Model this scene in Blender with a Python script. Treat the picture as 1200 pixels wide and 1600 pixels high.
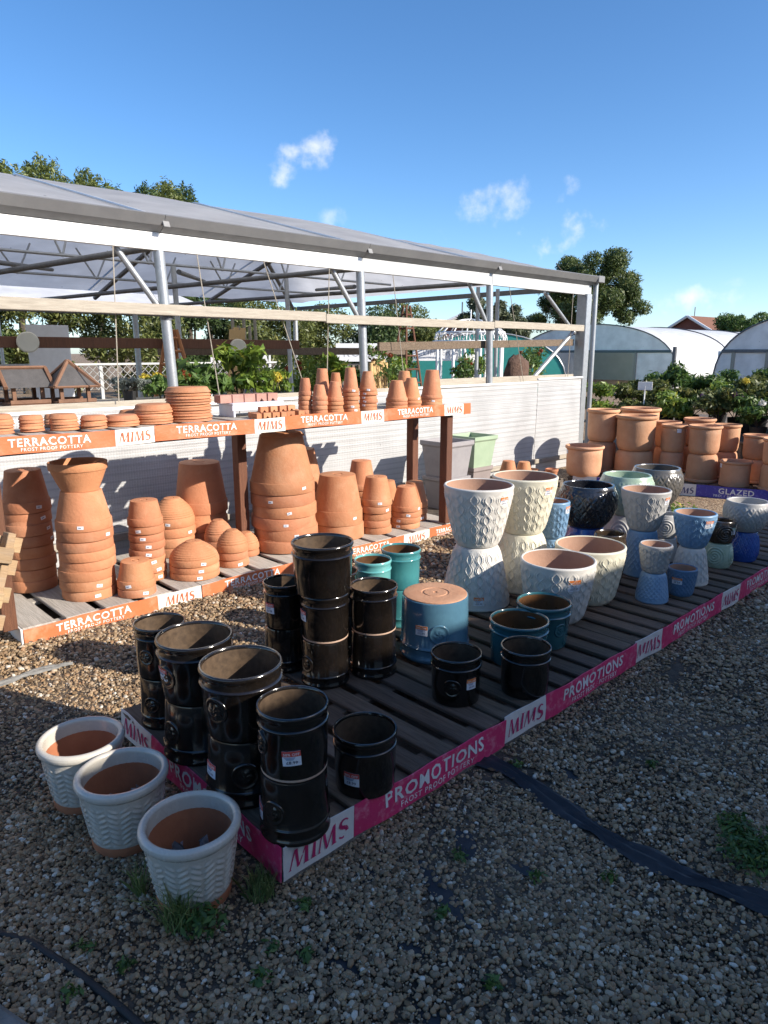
import bpy, bmesh, math, random
import numpy as np
from mathutils import Vector, Matrix
random.seed(7); rng=np.random.default_rng(11)
PI=math.pi; R=math.radians
S=bpy.context.scene; COL=S.collection
for o in list(bpy.data.objects): bpy.data.objects.remove(o)

# ---------------------------------------------------------------- camera
cam=bpy.data.cameras.new('camera'); co=bpy.data.objects.new('camera',cam); COL.objects.link(co)
cam.sensor_fit='VERTICAL'; cam.sensor_height=36; cam.lens=1088/1600*36; cam.clip_start=.05; cam.clip_end=2000
co.location=(0,0,1.6); co.rotation_euler=(R(90-12.9),0,R(46.5-90)); S.camera=co
# ---------------------------------------------------------------- sky
SUN_AZ,SUN_EL=R(293.5),R(27.2)
SUN=Vector((math.cos(SUN_AZ)*math.cos(SUN_EL),math.sin(SUN_AZ)*math.cos(SUN_EL),math.sin(SUN_EL)))
W=bpy.data.worlds.new('World'); S.world=W; W.use_nodes=True
nt=W.node_tree; nt.nodes.clear()
def N(t,typ,**k):
    n=t.nodes.new(typ)
    for a,b in k.items(): setattr(n,a,b)
    return n
def sky():
    t=nt; L=t.links.new
    sk=N(t,'ShaderNodeTexSky'); sk.sky_type='NISHITA'; sk.sun_disc=False
    sk.sun_elevation=SUN_EL; sk.sun_rotation=PI/2-SUN_AZ; sk.air_density=.72; sk.dust_density=.65; sk.ozone_density=2.4; sk.altitude=0
    tc=N(t,'ShaderNodeTexCoord')
    hs=N(t,'ShaderNodeHueSaturation'); hs.inputs['Saturation'].default_value=1.2; L(sk.outputs[0],hs.inputs['Color'])
    col=hs.outputs[0]
    # small fair-weather clouds: (azimuth, elevation, half width, half height, tilt, strength), degrees
    nz=N(t,'ShaderNodeTexNoise'); nz.inputs['Scale'].default_value=26; nz.inputs['Detail'].default_value=6; nz.inputs['Roughness'].default_value=.55
    L(tc.outputs['Generated'],nz.inputs['Vector'])
    nz2=N(t,'ShaderNodeTexNoise'); nz2.inputs['Scale'].default_value=9; nz2.inputs['Detail'].default_value=3
    L(tc.outputs['Generated'],nz2.inputs['Vector'])
    tot=None
    for az,el,a,b,tilt,st in CLOUDS:
        az,el=R(az),R(el)
        e0=Vector((math.cos(az)*math.cos(el),math.sin(az)*math.cos(el),math.sin(el)))
        e1=Vector((math.sin(az),-math.cos(az),0)); e2=e1.cross(e0)
        c,s=math.cos(R(tilt)),math.sin(R(tilt)); f1=e1*c+e2*s; f2=e2*c-e1*s
        def dot(v,k):
            sub=N(t,'ShaderNodeVectorMath',operation='SUBTRACT'); L(tc.outputs['Generated'],sub.inputs[0]); sub.inputs[1].default_value=e0
            d=N(t,'ShaderNodeVectorMath',operation='DOT_PRODUCT'); L(sub.outputs[0],d.inputs[0]); d.inputs[1].default_value=v/math.sin(R(k))
            q=N(t,'ShaderNodeMath',operation='POWER'); L(d.outputs['Value'],q.inputs[0]); q.inputs[1].default_value=2
            ab=N(t,'ShaderNodeMath',operation='ABSOLUTE'); L(d.outputs['Value'],ab.inputs[0]); L(ab.outputs[0],q.inputs[0]); return q.outputs[0]
        ad=N(t,'ShaderNodeMath',operation='ADD'); L(dot(f1,a),ad.inputs[0]); L(dot(f2,b),ad.inputs[1])
        n1=N(t,'ShaderNodeMath',operation='MULTIPLY_ADD'); L(nz.outputs[0],n1.inputs[0]); n1.inputs[1].default_value=4.2; n1.inputs[2].default_value=-1.55
        n2=N(t,'ShaderNodeMath',operation='SUBTRACT'); L(n1.outputs[0],n2.inputs[0]); L(ad.outputs[0],n2.inputs[1])
        n2b=N(t,'ShaderNodeMath',operation='MULTIPLY_ADD'); L(nz2.outputs[0],n2b.inputs[0]); n2b.inputs[1].default_value=1.2; n2b.inputs[2].default_value=-.6
        n2c=N(t,'ShaderNodeMath',operation='ADD'); L(n2.outputs[0],n2c.inputs[0]); L(n2b.outputs[0],n2c.inputs[1])
        mp=N(t,'ShaderNodeMapRange',interpolation_type='SMOOTHSTEP'); L(n2c.outputs[0],mp.inputs[0]); mp.inputs[1].default_value=0; mp.inputs[2].default_value=1.7; mp.inputs[4].default_value=st
        if tot is None: tot=mp.outputs[0]
        else:
            mx=N(t,'ShaderNodeMath',operation='MAXIMUM'); L(tot,mx.inputs[0]); L(mp.outputs[0],mx.inputs[1]); tot=mx.outputs[0]
    mix=N(t,'ShaderNodeMix',data_type='RGBA'); L(tot,mix.inputs['Factor']); L(col,mix.inputs['A']); mix.inputs['B'].default_value=(5.6,5.5,5.6,1)
    bg=N(t,'ShaderNodeBackground'); bg.inputs['Strength'].default_value=SKY; L(mix.outputs['Result'],bg.inputs['Color'])
    out=N(t,'ShaderNodeOutputWorld'); L(bg.outputs[0],out.inputs[0])
SKY=.135
CLOUDS=[(53.0,13.8,3.9,1.7,24,.7),(37.6,10.9,6.4,1.7,17,.6),(32.9,8.7,4.6,1.5,14,.75),(50.2,9.9,1.8,1.1,10,.35),(23.1,3.6,4.2,1.4,4,.6),(20.7,4.9,1.8,.6,8,.25)]
sky()
sl=bpy.data.lights.new('sun','SUN'); sl.energy=4.5; sl.angle=R(.53); sl.color=(1,.92,.82)
so=bpy.data.objects.new('sun',sl); COL.objects.link(so); so.rotation_euler=SUN.to_track_quat('Z','Y').to_euler(); so.location=SUN*30
S.view_settings.view_transform='Standard'; S.view_settings.look='None'; S.view_settings.gamma=1; S.view_settings.exposure=0.82
S.view_settings.use_curve_mapping=False
S.render.engine='CYCLES'; S.cycles.use_denoising=True; S.cycles.max_bounces=6; S.cycles.transparent_max_bounces=8

# ---------------------------------------------------------------- helpers
def ob(name,me,parent=None,mat=None,loc=None,rot=None,label=None,cat=None,group=None,kind=None):
    o=bpy.data.objects.new(name,me); COL.objects.link(o)
    if label and len(label.split())>16: print('LONG',label)
    if parent: o.parent=parent
    if mat and me is not None and not me.materials: me.materials.append(mat)
    if loc is not None: o.location=loc
    if rot is not None: o.rotation_euler=rot
    if label: o['label']=label
    if cat: o['category']=cat
    if group: o['group']=group
    if kind: o['kind']=kind
    return o
def empty(name,loc,label,cat,group=None,rot=None): return ob(name,None,None,None,loc,rot,label,cat,group)
def mesh(name,V,F,mat=None,smooth=False,sharp=None):
    me=bpy.data.meshes.new(name); me.from_pydata([tuple(v) for v in V],[],F)
    if smooth:
        me.polygons.foreach_set('use_smooth',[True]*len(me.polygons))
        if sharp: me.set_sharp_from_angle(angle=R(sharp))
    if mat: me.materials.append(mat)
    me.update(); return me
def qmesh(name,V,n,mat=None,rnd=None,smooth=False):
    """fast mesh: V (m,n,3) array of separate n-gons"""
    m=len(V); me=bpy.data.meshes.new(name); me.vertices.add(m*n); me.vertices.foreach_set('co',V.reshape(-1).astype(np.float32))
    me.loops.add(m*n); me.loops.foreach_set('vertex_index',np.arange(m*n,dtype=np.int32))
    me.polygons.add(m); me.polygons.foreach_set('loop_start',np.arange(0,m*n,n,dtype=np.int32)); me.polygons.foreach_set('loop_total',np.full(m,n,dtype=np.int32))
    me.update(calc_edges=True)
    at=me.attributes.new('rnd','FLOAT','FACE'); at.data.foreach_set('value',(rng.random(m) if rnd is None else rnd).astype(np.float32))
    if mat: me.materials.append(mat)
    me.validate(); return me
_bc={}
def boxm(sx,sy,sz,bev=.004,mat=None,seg=1):
    k=(round(sx,4),round(sy,4),round(sz,4),bev,mat.name if mat else '')
    if k in _bc: return _bc[k]
    bm=bmesh.new(); bmesh.ops.create_cube(bm,size=1,matrix=Matrix.Diagonal((sx,sy,sz,1)))
    if bev: bmesh.ops.bevel(bm,geom=bm.edges[:],offset=bev,segments=seg,affect='EDGES',profile=.6)
    me=bpy.data.meshes.new('box'); bm.to_mesh(me); bm.free()
    if mat: me.materials.append(mat)
    _bc[k]=me; return me
def box(name,parent,mat,c,s,bev=.004,rot=None,**k): return ob(name,boxm(*s,bev,mat),parent,None,c,rot,**k)
def tubem(pts,r,seg=10,mat=None,cap=True,taper=None):
    V=[];F=[];P=[Vector(p) for p in pts]; n=len(P); up=Vector((0,0,1))
    for i,p in enumerate(P):
        d=(P[min(i+1,n-1)]-P[max(i-1,0)]).normalized()
        a=d.cross(up if abs(d.z)<.95 else Vector((1,0,0))).normalized(); b=a.cross(d)
        rr=r if taper is None else r*taper[i]
        for j in range(seg):
            t=2*PI*j/seg; V.append(p+a*math.cos(t)*rr+b*math.sin(t)*rr)
    for i in range(n-1):
        for j in range(seg): F.append((i*seg+j,i*seg+(j+1)%seg,(i+1)*seg+(j+1)%seg,(i+1)*seg+j))
    if cap: F.append(tuple(range(seg))[::-1]); F.append(tuple(range((n-1)*seg,n*seg)))
    return mesh('tube',V,F,mat,True,50)
def tube(name,parent,mat,pts,r,seg=10,**k): return ob(name,tubem(pts,r,seg,mat),parent,**k)
def lathe(prof,seg=48,mat=None,disp=None,sharp=38,close=False):
    """prof: list (r,z); disp(theta,z,i)->radial offset"""
    V=[];F=[];n=len(prof); idx=[]
    for i,(r,z) in enumerate(prof):
        if r<1e-6: idx.append([len(V)]*seg); V.append((0,0,z)); continue
        row=[]
        for j in range(seg):
            t=2*PI*j/seg; rr=r+(disp(t,z,i) if disp else 0); row.append(len(V)); V.append((rr*math.cos(t),rr*math.sin(t),z))
        idx.append(row)
    for i in range(n-1):
        a,b=idx[i],idx[i+1]
        for j in range(seg):
            q=[a[j],a[(j+1)%seg],b[(j+1)%seg],b[j]]; q=list(dict.fromkeys(q))
            if len(q)>2: F.append(q)
    return mesh('lathe',V,F,mat,True,sharp)
def join(parts,mat=None,smooth=True,sharp=40):
    """parts: list of (V,F)"""
    V=[];F=[]
    for v,f in parts:
        o=len(V); V+=[tuple(x) for x in v]; F+=[tuple(i+o for i in q) for q in f]
    return mesh('m',V,F,mat,smooth,sharp)
def boxVF(c,s,M=None):
    v=[Vector((c[0]+s[0]*(i-.5),c[1]+s[1]*(j-.5),c[2]+s[2]*(k-.5))) for i in (0,1) for j in (0,1) for k in (0,1)]
    if M: v=[M@x for x in v]
    return v,[(0,1,3,2),(4,6,7,5),(0,4,5,1),(2,3,7,6),(0,2,6,4),(1,5,7,3)]
ORD=['lowest','second','third','fourth','fifth','sixth','seventh','eighth','ninth','tenth','eleventh','twelfth','thirteenth']
# ---------------------------------------------------------------- materials
def mat(name,c1,c2=None,scale=8,rough=.6,bump=0,bscale=40,metal=0,coat=0,spec=.5,detail=5,var=0,stretch=None,c3=None,c3amt=.5,c3scale=3,trans=0,bdist=.01):
    m=bpy.data.materials.new(name); m.use_nodes=True; t=m.node_tree; L=t.links.new; b=t.nodes['Principled BSDF']
    b.inputs['Roughness'].default_value=rough; b.inputs['Metallic'].default_value=metal; b.inputs['Coat Weight'].default_value=coat; b.inputs['Coat Roughness'].default_value=.06
    b.inputs['Specular IOR Level'].default_value=spec
    tc=N(t,'ShaderNodeTexCoord'); oi=N(t,'ShaderNodeObjectInfo')
    va=N(t,'ShaderNodeVectorMath',operation='MULTIPLY_ADD'); L(oi.outputs['Random'],va.inputs[0]); va.inputs[1].default_value=(13,7,9); L(tc.outputs['Object'],va.inputs[2])
    vec=va.outputs[0]
    if stretch:
        mp=N(t,'ShaderNodeVectorMath',operation='MULTIPLY'); L(vec,mp.inputs[0]); mp.inputs[1].default_value=stretch; vec=mp.outputs[0]
    def noise(s,d=detail):
        n=N(t,'ShaderNodeTexNoise'); n.inputs['Scale'].default_value=s; n.inputs['Detail'].default_value=d; n.inputs['Roughness'].default_value=.62; L(vec,n.inputs['Vector']); return n.outputs[0]
    col=None
    if c2 is not None:
        mx=N(t,'ShaderNodeMix',data_type='RGBA'); mx.inputs['A'].default_value=(*c1,1); mx.inputs['B'].default_value=(*c2,1)
        mr=N(t,'ShaderNodeMapRange'); mr.inputs[1].default_value=.3; mr.inputs[2].default_value=.7; L(noise(scale),mr.inputs[0]); L(mr.outputs[0],mx.inputs['Factor']); col=mx.outputs['Result']
    else:
        rgb=N(t,'ShaderNodeRGB'); rgb.outputs[0].default_value=(*c1,1); col=rgb.outputs[0]
    if c3 is not None:
        mx=N(t,'ShaderNodeMix',data_type='RGBA'); L(col,mx.inputs['A']); mx.inputs['B'].default_value=(*c3,1)
        mr=N(t,'ShaderNodeMapRange'); mr.inputs[1].default_value=.52; mr.inputs[2].default_value=.75; mr.inputs[4].default_value=c3amt; L(noise(c3scale,6),mr.inputs[0]); L(mr.outputs[0],mx.inputs['Factor']); col=mx.outputs['Result']
    if var:
        hs=N(t,'ShaderNodeHueSaturation'); L(col,hs.inputs['Color'])
        mr=N(t,'ShaderNodeMapRange'); L(oi.outputs['Random'],mr.inputs[0]); mr.inputs[3].default_value=1-var; mr.inputs[4].default_value=1+var; L(mr.outputs[0],hs.inputs['Value'])
        wn=N(t,'ShaderNodeTexWhiteNoise',noise_dimensions='1D'); L(oi.outputs['Random'],wn.inputs['W'])
        mr2=N(t,'ShaderNodeMapRange'); L(wn.outputs['Value'],mr2.inputs[0]); mr2.inputs[3].default_value=.5-var*.03; mr2.inputs[4].default_value=.5+var*.03; L(mr2.outputs[0],hs.inputs['Hue']); col=hs.outputs[0]
    L(col,b.inputs['Base Color'])
    if bump:
        bn=N(t,'ShaderNodeBump'); bn.inputs['Strength'].default_value=bump; bn.inputs['Distance'].default_value=bdist; L(noise(bscale,4),bn.inputs['Height']); L(bn.outputs[0],b.inputs['Normal'])
        rr=N(t,'ShaderNodeMapRange'); rr.inputs[3].default_value=max(.02,rough-.12); rr.inputs[4].default_value=min(1,rough+.12); L(noise(scale*2),rr.inputs[0]); L(rr.outputs[0],b.inputs['Roughness'])
    if trans:
        tr=N(t,'ShaderNodeBsdfTranslucent'); L(col,tr.inputs[0]); ms=N(t,'ShaderNodeMixShader'); ms.inputs[0].default_value=trans
        L(b.outputs[0],ms.inputs[1]); L(tr.outputs[0],ms.inputs[2]); L(ms.outputs[0],t.nodes['Material Output'].inputs[0])
    return m
def leafmat(name,ca,cb,cc=None,rough=.5,trans=.3):
    m=bpy.data.materials.new(name); m.use_nodes=True; t=m.node_tree; L=t.links.new; b=t.nodes['Principled BSDF']; b.inputs['Roughness'].default_value=rough
    at=N(t,'ShaderNodeAttribute'); at.attribute_name='rnd'; cr=N(t,'ShaderNodeValToRGB'); L(at.outputs['Fac'],cr.inputs[0])
    cr.color_ramp.elements[0].color=(*ca,1); cr.color_ramp.elements[1].color=(*cb,1)
    if cc: e=cr.color_ramp.elements.new(.93); e.color=(*cb,1); cr.color_ramp.elements[-1].color=(*cc,1)
    L(cr.outputs[0],b.inputs['Base Color']); tr=N(t,'ShaderNodeBsdfTranslucent'); L(cr.outputs[0],tr.inputs[0]); ms=N(t,'ShaderNodeMixShader'); ms.inputs[0].default_value=trans
    L(b.outputs[0],ms.inputs[1]); L(tr.outputs[0],ms.inputs[2]); L(ms.outputs[0],t.nodes['Material Output'].inputs[0]); return m
TC=mat('terracotta',(.51,.222,.108),(.43,.174,.082),7,.8,.3,60,var=.13,c3=(.60,.36,.22),c3amt=.5,c3scale=4)
TCP=mat('pale_terracotta',(.58,.31,.175),(.48,.235,.125),6,.8,.3,50,var=.12,c3=(.63,.42,.28),c3amt=.5,c3scale=4)
INT=mat('unglazed_buff_clay',(.40,.24,.16),(.33,.19,.13),9,.85,.15,60)
INTQ=mat('unglazed_red_clay',(.40,.15,.07),(.33,.12,.055),9,.85,.15,60)
BLK=mat('black_glaze',(.006,.005,.0045),(.012,.009,.007),9,.14,.15,150,coat=.5,c3=(.026,.019,.014),c3amt=.55,c3scale=95,bdist=.002)
BLKIN=mat('brown_black_glaze',(.12,.082,.052),(.055,.038,.026),50,.35,.15,120,bdist=.002)
RING=mat('pale_foot_clay',(.52,.36,.26),(.42,.28,.2),20,.85)
TEAL=mat('teal_glaze',(.045,.20,.215),(.07,.26,.26),14,.16,.05,60,coat=.5,c3=(.02,.10,.12),c3amt=.6,c3scale=7)
AQUA=mat('aqua_glaze',(.16,.43,.40),(.11,.36,.36),14,.16,.05,60,coat=.5)
TEALD=mat('deep_teal_glaze',(.018,.085,.105),(.03,.12,.135),14,.16,.05,60,coat=.5)
BLUEG=mat('grey_blue_glaze',(.085,.19,.255),(.06,.14,.2),7,.18,.05,60,coat=.5,c3=(.12,.27,.33),c3amt=.5,c3scale=5)
TEALIN=mat('brown_inside_glaze',(.16,.075,.03),(.08,.04,.02),12,.3,.1,60)
WHT=mat('matt_white_glaze',(.63,.60,.545),(.55,.525,.475),18,.5,.2,120,c3=(.46,.43,.38),c3amt=.35,c3scale=12,bdist=.003)
CRM=mat('cream_glaze',(.68,.64,.50),(.60,.56,.43),18,.48,.2,120,bdist=.003)
GRY=mat('pale_grey_glaze',(.42,.41,.39),(.36,.35,.33),20,.5,.2,120,bdist=.003)
LBL=mat('light_blue_glaze',(.20,.33,.47),(.15,.27,.41),20,.38,.2,120,bdist=.003)
MBL=mat('dusky_blue_glaze',(.10,.19,.30),(.075,.15,.25),20,.38,.2,120,bdist=.003)
NAVY=mat('blue_black_glaze',(.010,.012,.018),(.03,.03,.034),30,.14,.1,60,coat=.6)
SAGE=mat('sage_green_glaze',(.30,.40,.29),(.36,.46,.35),16,.28,.1,60,coat=.4)
PEWT=mat('pewter_glaze',(.13,.115,.095),(.09,.085,.08),22,.24,.15,60,coat=.5)
COBT=mat('cobalt_glaze',(.012,.05,.26),(.03,.10,.36),16,.16,.1,60,coat=.6)
BRN=mat('dark_brown_glaze',(.028,.02,.013),(.06,.04,.024),20,.25,.15,60,coat=.4)
QGL=mat('grey_cream_glaze',(.58,.54,.46),(.52,.485,.415),14,.26,.1,80,coat=.35,c3=(.42,.41,.37),c3amt=.4,c3scale=8)
GWOOD=mat('weathered_grey_wood',(.20,.165,.13),(.105,.085,.066),10,.85,.6,22,stretch=(7,.5,7),var=.2,c3=(.24,.22,.19),c3amt=.5,c3scale=3)
DWOOD=mat('dark_damp_wood',(.16,.112,.077),(.072,.049,.033),10,.8,.6,22,stretch=(7,.5,7),var=.28,c3=(.23,.18,.135),c3amt=.5,c3scale=3)
LWOOD=mat('silvered_pale_wood',(.50,.46,.40),(.34,.31,.26),9,.85,.55,22,stretch=(7,.5,7),var=.16,c3=(.22,.19,.15),c3amt=.6,c3scale=4)
PINE=mat('new_pine_wood',(.42,.29,.16),(.30,.20,.105),10,.8,.4,30,stretch=(.6,7,7),var=.15,c3=(.30,.27,.23),c3amt=.5,c3scale=3)
BWOOD=mat('brown_stained_wood',(.16,.065,.032),(.095,.038,.02),9,.75,.4,30,stretch=(14,14,1),var=.1)
RAILW=mat('grey_beige_timber',(.46,.41,.33),(.33,.29,.23),6,.85,.4,26,stretch=(1,14,14),c3=(.22,.19,.15),c3amt=.5,c3scale=2)
STEEL=mat('galvanised_steel',(.46,.48,.49),(.36,.38,.395),18,.42,.1,60,metal=.55)
DSTEEL=mat('dull_steel',(.17,.175,.18),(.12,.122,.125),18,.5,.1,60,metal=.4)
WSTEEL=mat('white_painted_steel',(.80,.80,.78),(.72,.72,.70),4,.4,.03,50)
LEADM=mat('grey_gutter_metal',(.235,.235,.23),(.19,.19,.19),5,.5,.08,30,metal=.25)
FLAT=lambda n,c,r=.5: mat(n,c,tuple(x*.9 for x in c),12,r,.03,40)
# ---------------------------------------------------------------- lettering
_tx={}
def text2d(s,bold=.0,space=1.0):
    """flat letters, height of a capital = 1, left-bottom at 0; returns (V2,F,width)"""
    k=(s,bold,space)
    if k in _tx: return _tx[k]
    cu=bpy.data.curves.new('lettering','FONT'); cu.body=s; cu.size=1; cu.offset=bold; cu.space_character=space; cu.resolution_u=2
    o=bpy.data.objects.new('lettering',cu); COL.objects.link(o)
    me=bpy.data.meshes.new_from_object(o.evaluated_get(bpy.context.evaluated_depsgraph_get()))
    V=np.array([v.co[:2] for v in me.vertices]); F=[tuple(p.vertices) for p in me.polygons]
    bpy.data.objects.remove(o); bpy.data.curves.remove(cu); bpy.data.meshes.remove(me)
    x0,y0=V.min(0); h=.72; V=(V-[x0,0])/h
    _tx[k]=(V,F,V[:,0].max()); return _tx[k]
def serif2d():
    """the slanted roman capitals of the cream panels: M I M S"""
    P=[];F=[]
    def poly(pts): o=len(P); P.extend(pts); F.append(tuple(range(o,o+len(pts))))
    def Mm(x):
        poly([(x-.02,0),(x+.05,0),(x+.17,1),(x+.10,1)])
        poly([(x+.10,1),(x+.27,1),(x+.53,.05),(x+.42,.0)])
        poly([(x+.45,0),(x+.53,.05),(x+.86,1),(x+.78,1)])
        poly([(x+.72,1),(x+.90,1),(x+1.02,0),(x+.82,0)])
        poly([(x-.06,0),(x+.10,0),(x+.09,.04),(x-.05,.04)]); poly([(x+.76,0),(x+1.08,0),(x+1.07,.04),(x+.77,.04)])
    Mm(0)
    x=1.22; poly([(x,0),(x+.19,0),(x+.17,1),(x+.02,1)]); poly([(x-.06,0),(x+.25,0),(x+.24,.04),(x-.05,.04)]); poly([(x-.05,.96),(x+.24,.96),(x+.25,1),(x-.06,1)])
    Mm(1.62)
    x=2.80; n=22; pts=[]
    for i in range(n+1):
        t=i/n; a=t*2-1  # from top right to bottom left
        if t<.5: q=R(35)+(R(270)-R(35))*(t/.5); c=(x+.27,.75); pts.append((c[0]+.22*math.cos(q),c[1]+.22*math.sin(q)))
        else: q=R(90)-(R(90)+R(145))*((t-.5)/.5); c=(x+.27,.27); pts.append((c[0]+.25*math.cos(q),c[1]+.25*math.sin(q)))
    for i in range(n):
        (ax,ay),(bx,by)=pts[i],pts[i+1]; d=Vector((bx-ax,by-ay)).normalized(); nn=Vector((-d.y,d.x))
        w0=.035+.065*math.sin(PI*i/n)**1.5; w1=.035+.065*math.sin(PI*(i+1)/n)**1.5
        poly([(ax-nn.x*w0,ay-nn.y*w0),(bx-nn.x*w1,by-nn.y*w1),(bx+nn.x*w1,by+nn.y*w1),(ax+nn.x*w0,ay+nn.y*w0)])
    V=np.array(P); V[:,0]+=V[:,1]*.16-.02; return V,F,float(V[:,0].max())
_serif=serif2d()
for s in ('TERRACOTTA','PROMOTIONS','GLAZED'): text2d(s,.022,1.12)
for s in ('FROST PROOF POTTERY',): text2d(s,.008,1.15)
for s in ('50% OFF','£8.99','£6.99','£12.99','£29.99','TREAT YOUR','SPECIAL'): text2d(s,.01,1.05)
for s in ('HEATHERS','ROSES','CLIMBERS'): text2d(s,.0,1.2)

def noisemat(name,base,ink,scale,thr,rough=.45,amt=.6):
    return mat(name,base,tuple(x*.86 for x in base),3,rough,.4,13,c3=ink,c3amt=amt,c3scale=scale)
ORANGE=noisemat('orange_printed_banner',(.62,.17,.065),(.72,.40,.26),9,.5)
MAGENTA=noisemat('magenta_printed_banner',(.74,.045,.16),(.78,.42,.46),30,.5,.42,.65)
PURPLE=noisemat('violet_printed_banner',(.07,.06,.36),(.20,.19,.55),40,.5,.42,.7)
BCREAM=noisemat('cream_banner_panel',(.78,.74,.66),(.62,.56,.46),6,.5,.45,.3)
BWHITE=noisemat('white_banner_panel',(.78,.73,.68),(.55,.53,.58),6,.5,.42,.3)
INKW=FLAT('white_print',(.80,.79,.76)); INKO=FLAT('rust_print',(.50,.13,.05)); INKM=FLAT('magenta_print',(.52,.025,.13)); INKN=FLAT('navy_print',(.03,.03,.13))
INKK=FLAT('dark_print',(.05,.05,.08)); INKR=FLAT('red_print',(.62,.07,.05)); INKT=FLAT('orange_print',(.75,.20,.03)); PAPER=FLAT('white_label_paper',(.74,.75,.78)); INKB=FLAT('blue_grey_print',(.20,.26,.38))
def wob(x,z,seed): return .0045*math.sin(x*9+seed)+.0028*math.sin(x*23+seed*2.1+z*34)
def banner(parent,x0,x1,zlo,zhi,kind,main,panel,ink,sub='FROST PROOF POTTERY',seed=0,M=None):
    T_=(lambda v: tuple(M@Vector(v))) if M else (lambda v: v)
    """printed strip in the local plane y=0 (front faces -y), a child of its pallet; letters are its sub-parts"""
    n=max(4,int((x1-x0)/.05)); V=[];F=[]
    for k,dy in ((0,0.),(1,.004)):
        for i in range(n+1):
            x=x0+(x1-x0)*i/n
            for z in (zlo,(zlo+zhi)/2,zhi): V.append((x,dy+wob(x,z,seed),z+.004*math.sin(x*5+seed)))
    m=(n+1)*3
    for i in range(n):
        for j in range(2):
            a=i*3+j; F.append((a,a+3,a+4,a+1)); F.append((m+a,m+a+1,m+a+4,m+a+3))
        for a in (i*3,): F.append((a,m+a,m+a+3,a+3)); F.append((a+2,a+5,m+a+5,m+a+2))
    for a in (0,n*3):
        F.append((a,a+1,m+a+1,m+a)); F.append((a+1,a+2,m+a+2,m+a+1))
    b=ob('banner_panel',mesh('banner',[T_(v) for v in V],F,panel if kind=='serif' else main,True,40),parent)
    H=zhi-zlo
    def put(T,h,xc,z0,mt,maxw):
        V2,F2,w=T; s=min(h,maxw/w); VV=[]
        for (x,y) in V2:
            X=xc+(x-w/2)*s; Z=z0+y*s; VV.append((X,wob(X,Z,seed)-.0022,Z+.004*math.sin(X*5+seed)))
        ob('lettering',mesh('lettering',[T_(v) for v in VV],F2,mt),b)
    L=x1-x0; xc=(x0+x1)/2
    if kind=='serif': put(_serif,H*.60,xc,zlo+H*.2,ink,L*.84)
    elif kind: put(text2d(kind,.022,1.12),H*.47,xc+.0*L,zlo+H*.40,INKW,L*.68)
    if kind and kind!='serif' and sub: put(text2d(sub,.008,1.15),H*.20,xc+.01*L,zlo+H*.12,INKW,L*.62)
    return b

# ---------------------------------------------------------------- ground
def ground_mat():
    m=bpy.data.materials.new('gravel_ground'); m.use_nodes=True; t=m.node_tree; L=t.links.new; b=t.nodes['Principled BSDF']; b.inputs['Roughness'].default_value=.85
    tc=N(t,'ShaderNodeTexCoord'); vo=N(t,'ShaderNodeTexVoronoi'); vo.inputs['Scale'].default_value=62; L(tc.outputs['Object'],vo.inputs['Vector'])
    sp=N(t,'ShaderNodeSeparateColor'); L(vo.outputs['Color'],sp.inputs[0]); cr=N(t,'ShaderNodeValToRGB'); L(sp.outputs[0],cr.inputs[0])
    for i,(p,c) in enumerate([(0,(.11,.07,.042)),(.35,(.23,.15,.085)),(.7,(.38,.26,.15)),(1,(.58,.45,.30))]):
        e=cr.color_ramp.elements[i] if i<2 else cr.color_ramp.elements.new(p); e.position=p; e.color=(*c,1)
    nz=N(t,'ShaderNodeTexNoise'); nz.inputs['Scale'].default_value=.9; nz.inputs['Detail'].default_value=6; L(tc.outputs['Object'],nz.inputs['Vector'])
    mr=N(t,'ShaderNodeMapRange'); mr.inputs[1].default_value=.35; mr.inputs[2].default_value=.7; mr.inputs[3].default_value=.62; mr.inputs[4].default_value=1.05; L(nz.outputs[0],mr.inputs[0])
    mx=N(t,'ShaderNodeMix',data_type='RGBA',blend_type='MULTIPLY'); mx.inputs['Factor'].default_value=1; L(cr.outputs[0],mx.inputs['A']); L(mr.outputs[0],mx.inputs['B']); L(mx.outputs['Result'],b.inputs['Base Color'])
    bn=N(t,'ShaderNodeBump'); bn.inputs['Strength'].default_value=.8; bn.inputs['Distance'].default_value=.012; bn.invert=True; L(vo.outputs['Distance'],bn.inputs['Height']); L(bn.outputs[0],b.inputs['Normal']); return m
def soil_mat(): return mat('damp_soil_and_membrane',(.05,.043,.036),(.025,.022,.02),14,.9,.6,80)
GM=ground_mat()
gv=[(-900,-900,0),(900,-900,0),(900,900,0),(-900,900,0)]
ob('ground',mesh('ground',gv,[(0,1,2,3)],GM),kind='structure')
ob('gravel_bed',mesh('bed',[(-1,-1.2,.004),(7.2,-1.2,.004),(7.2,5.38,.004),(-1,5.38,.004)],[(0,1,2,3)],mat('damp_soil',(.11,.082,.058),(.055,.042,.031),9,.95,.7,70,c3=(.15,.115,.08),c3amt=.7,c3scale=30)),kind='structure')
MEMB=mat('black_woven_membrane',(.012,.013,.017),(.022,.023,.028),30,.6,.35,160,c3=(.06,.06,.065),c3amt=.5,c3scale=12,bdist=.002)
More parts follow.
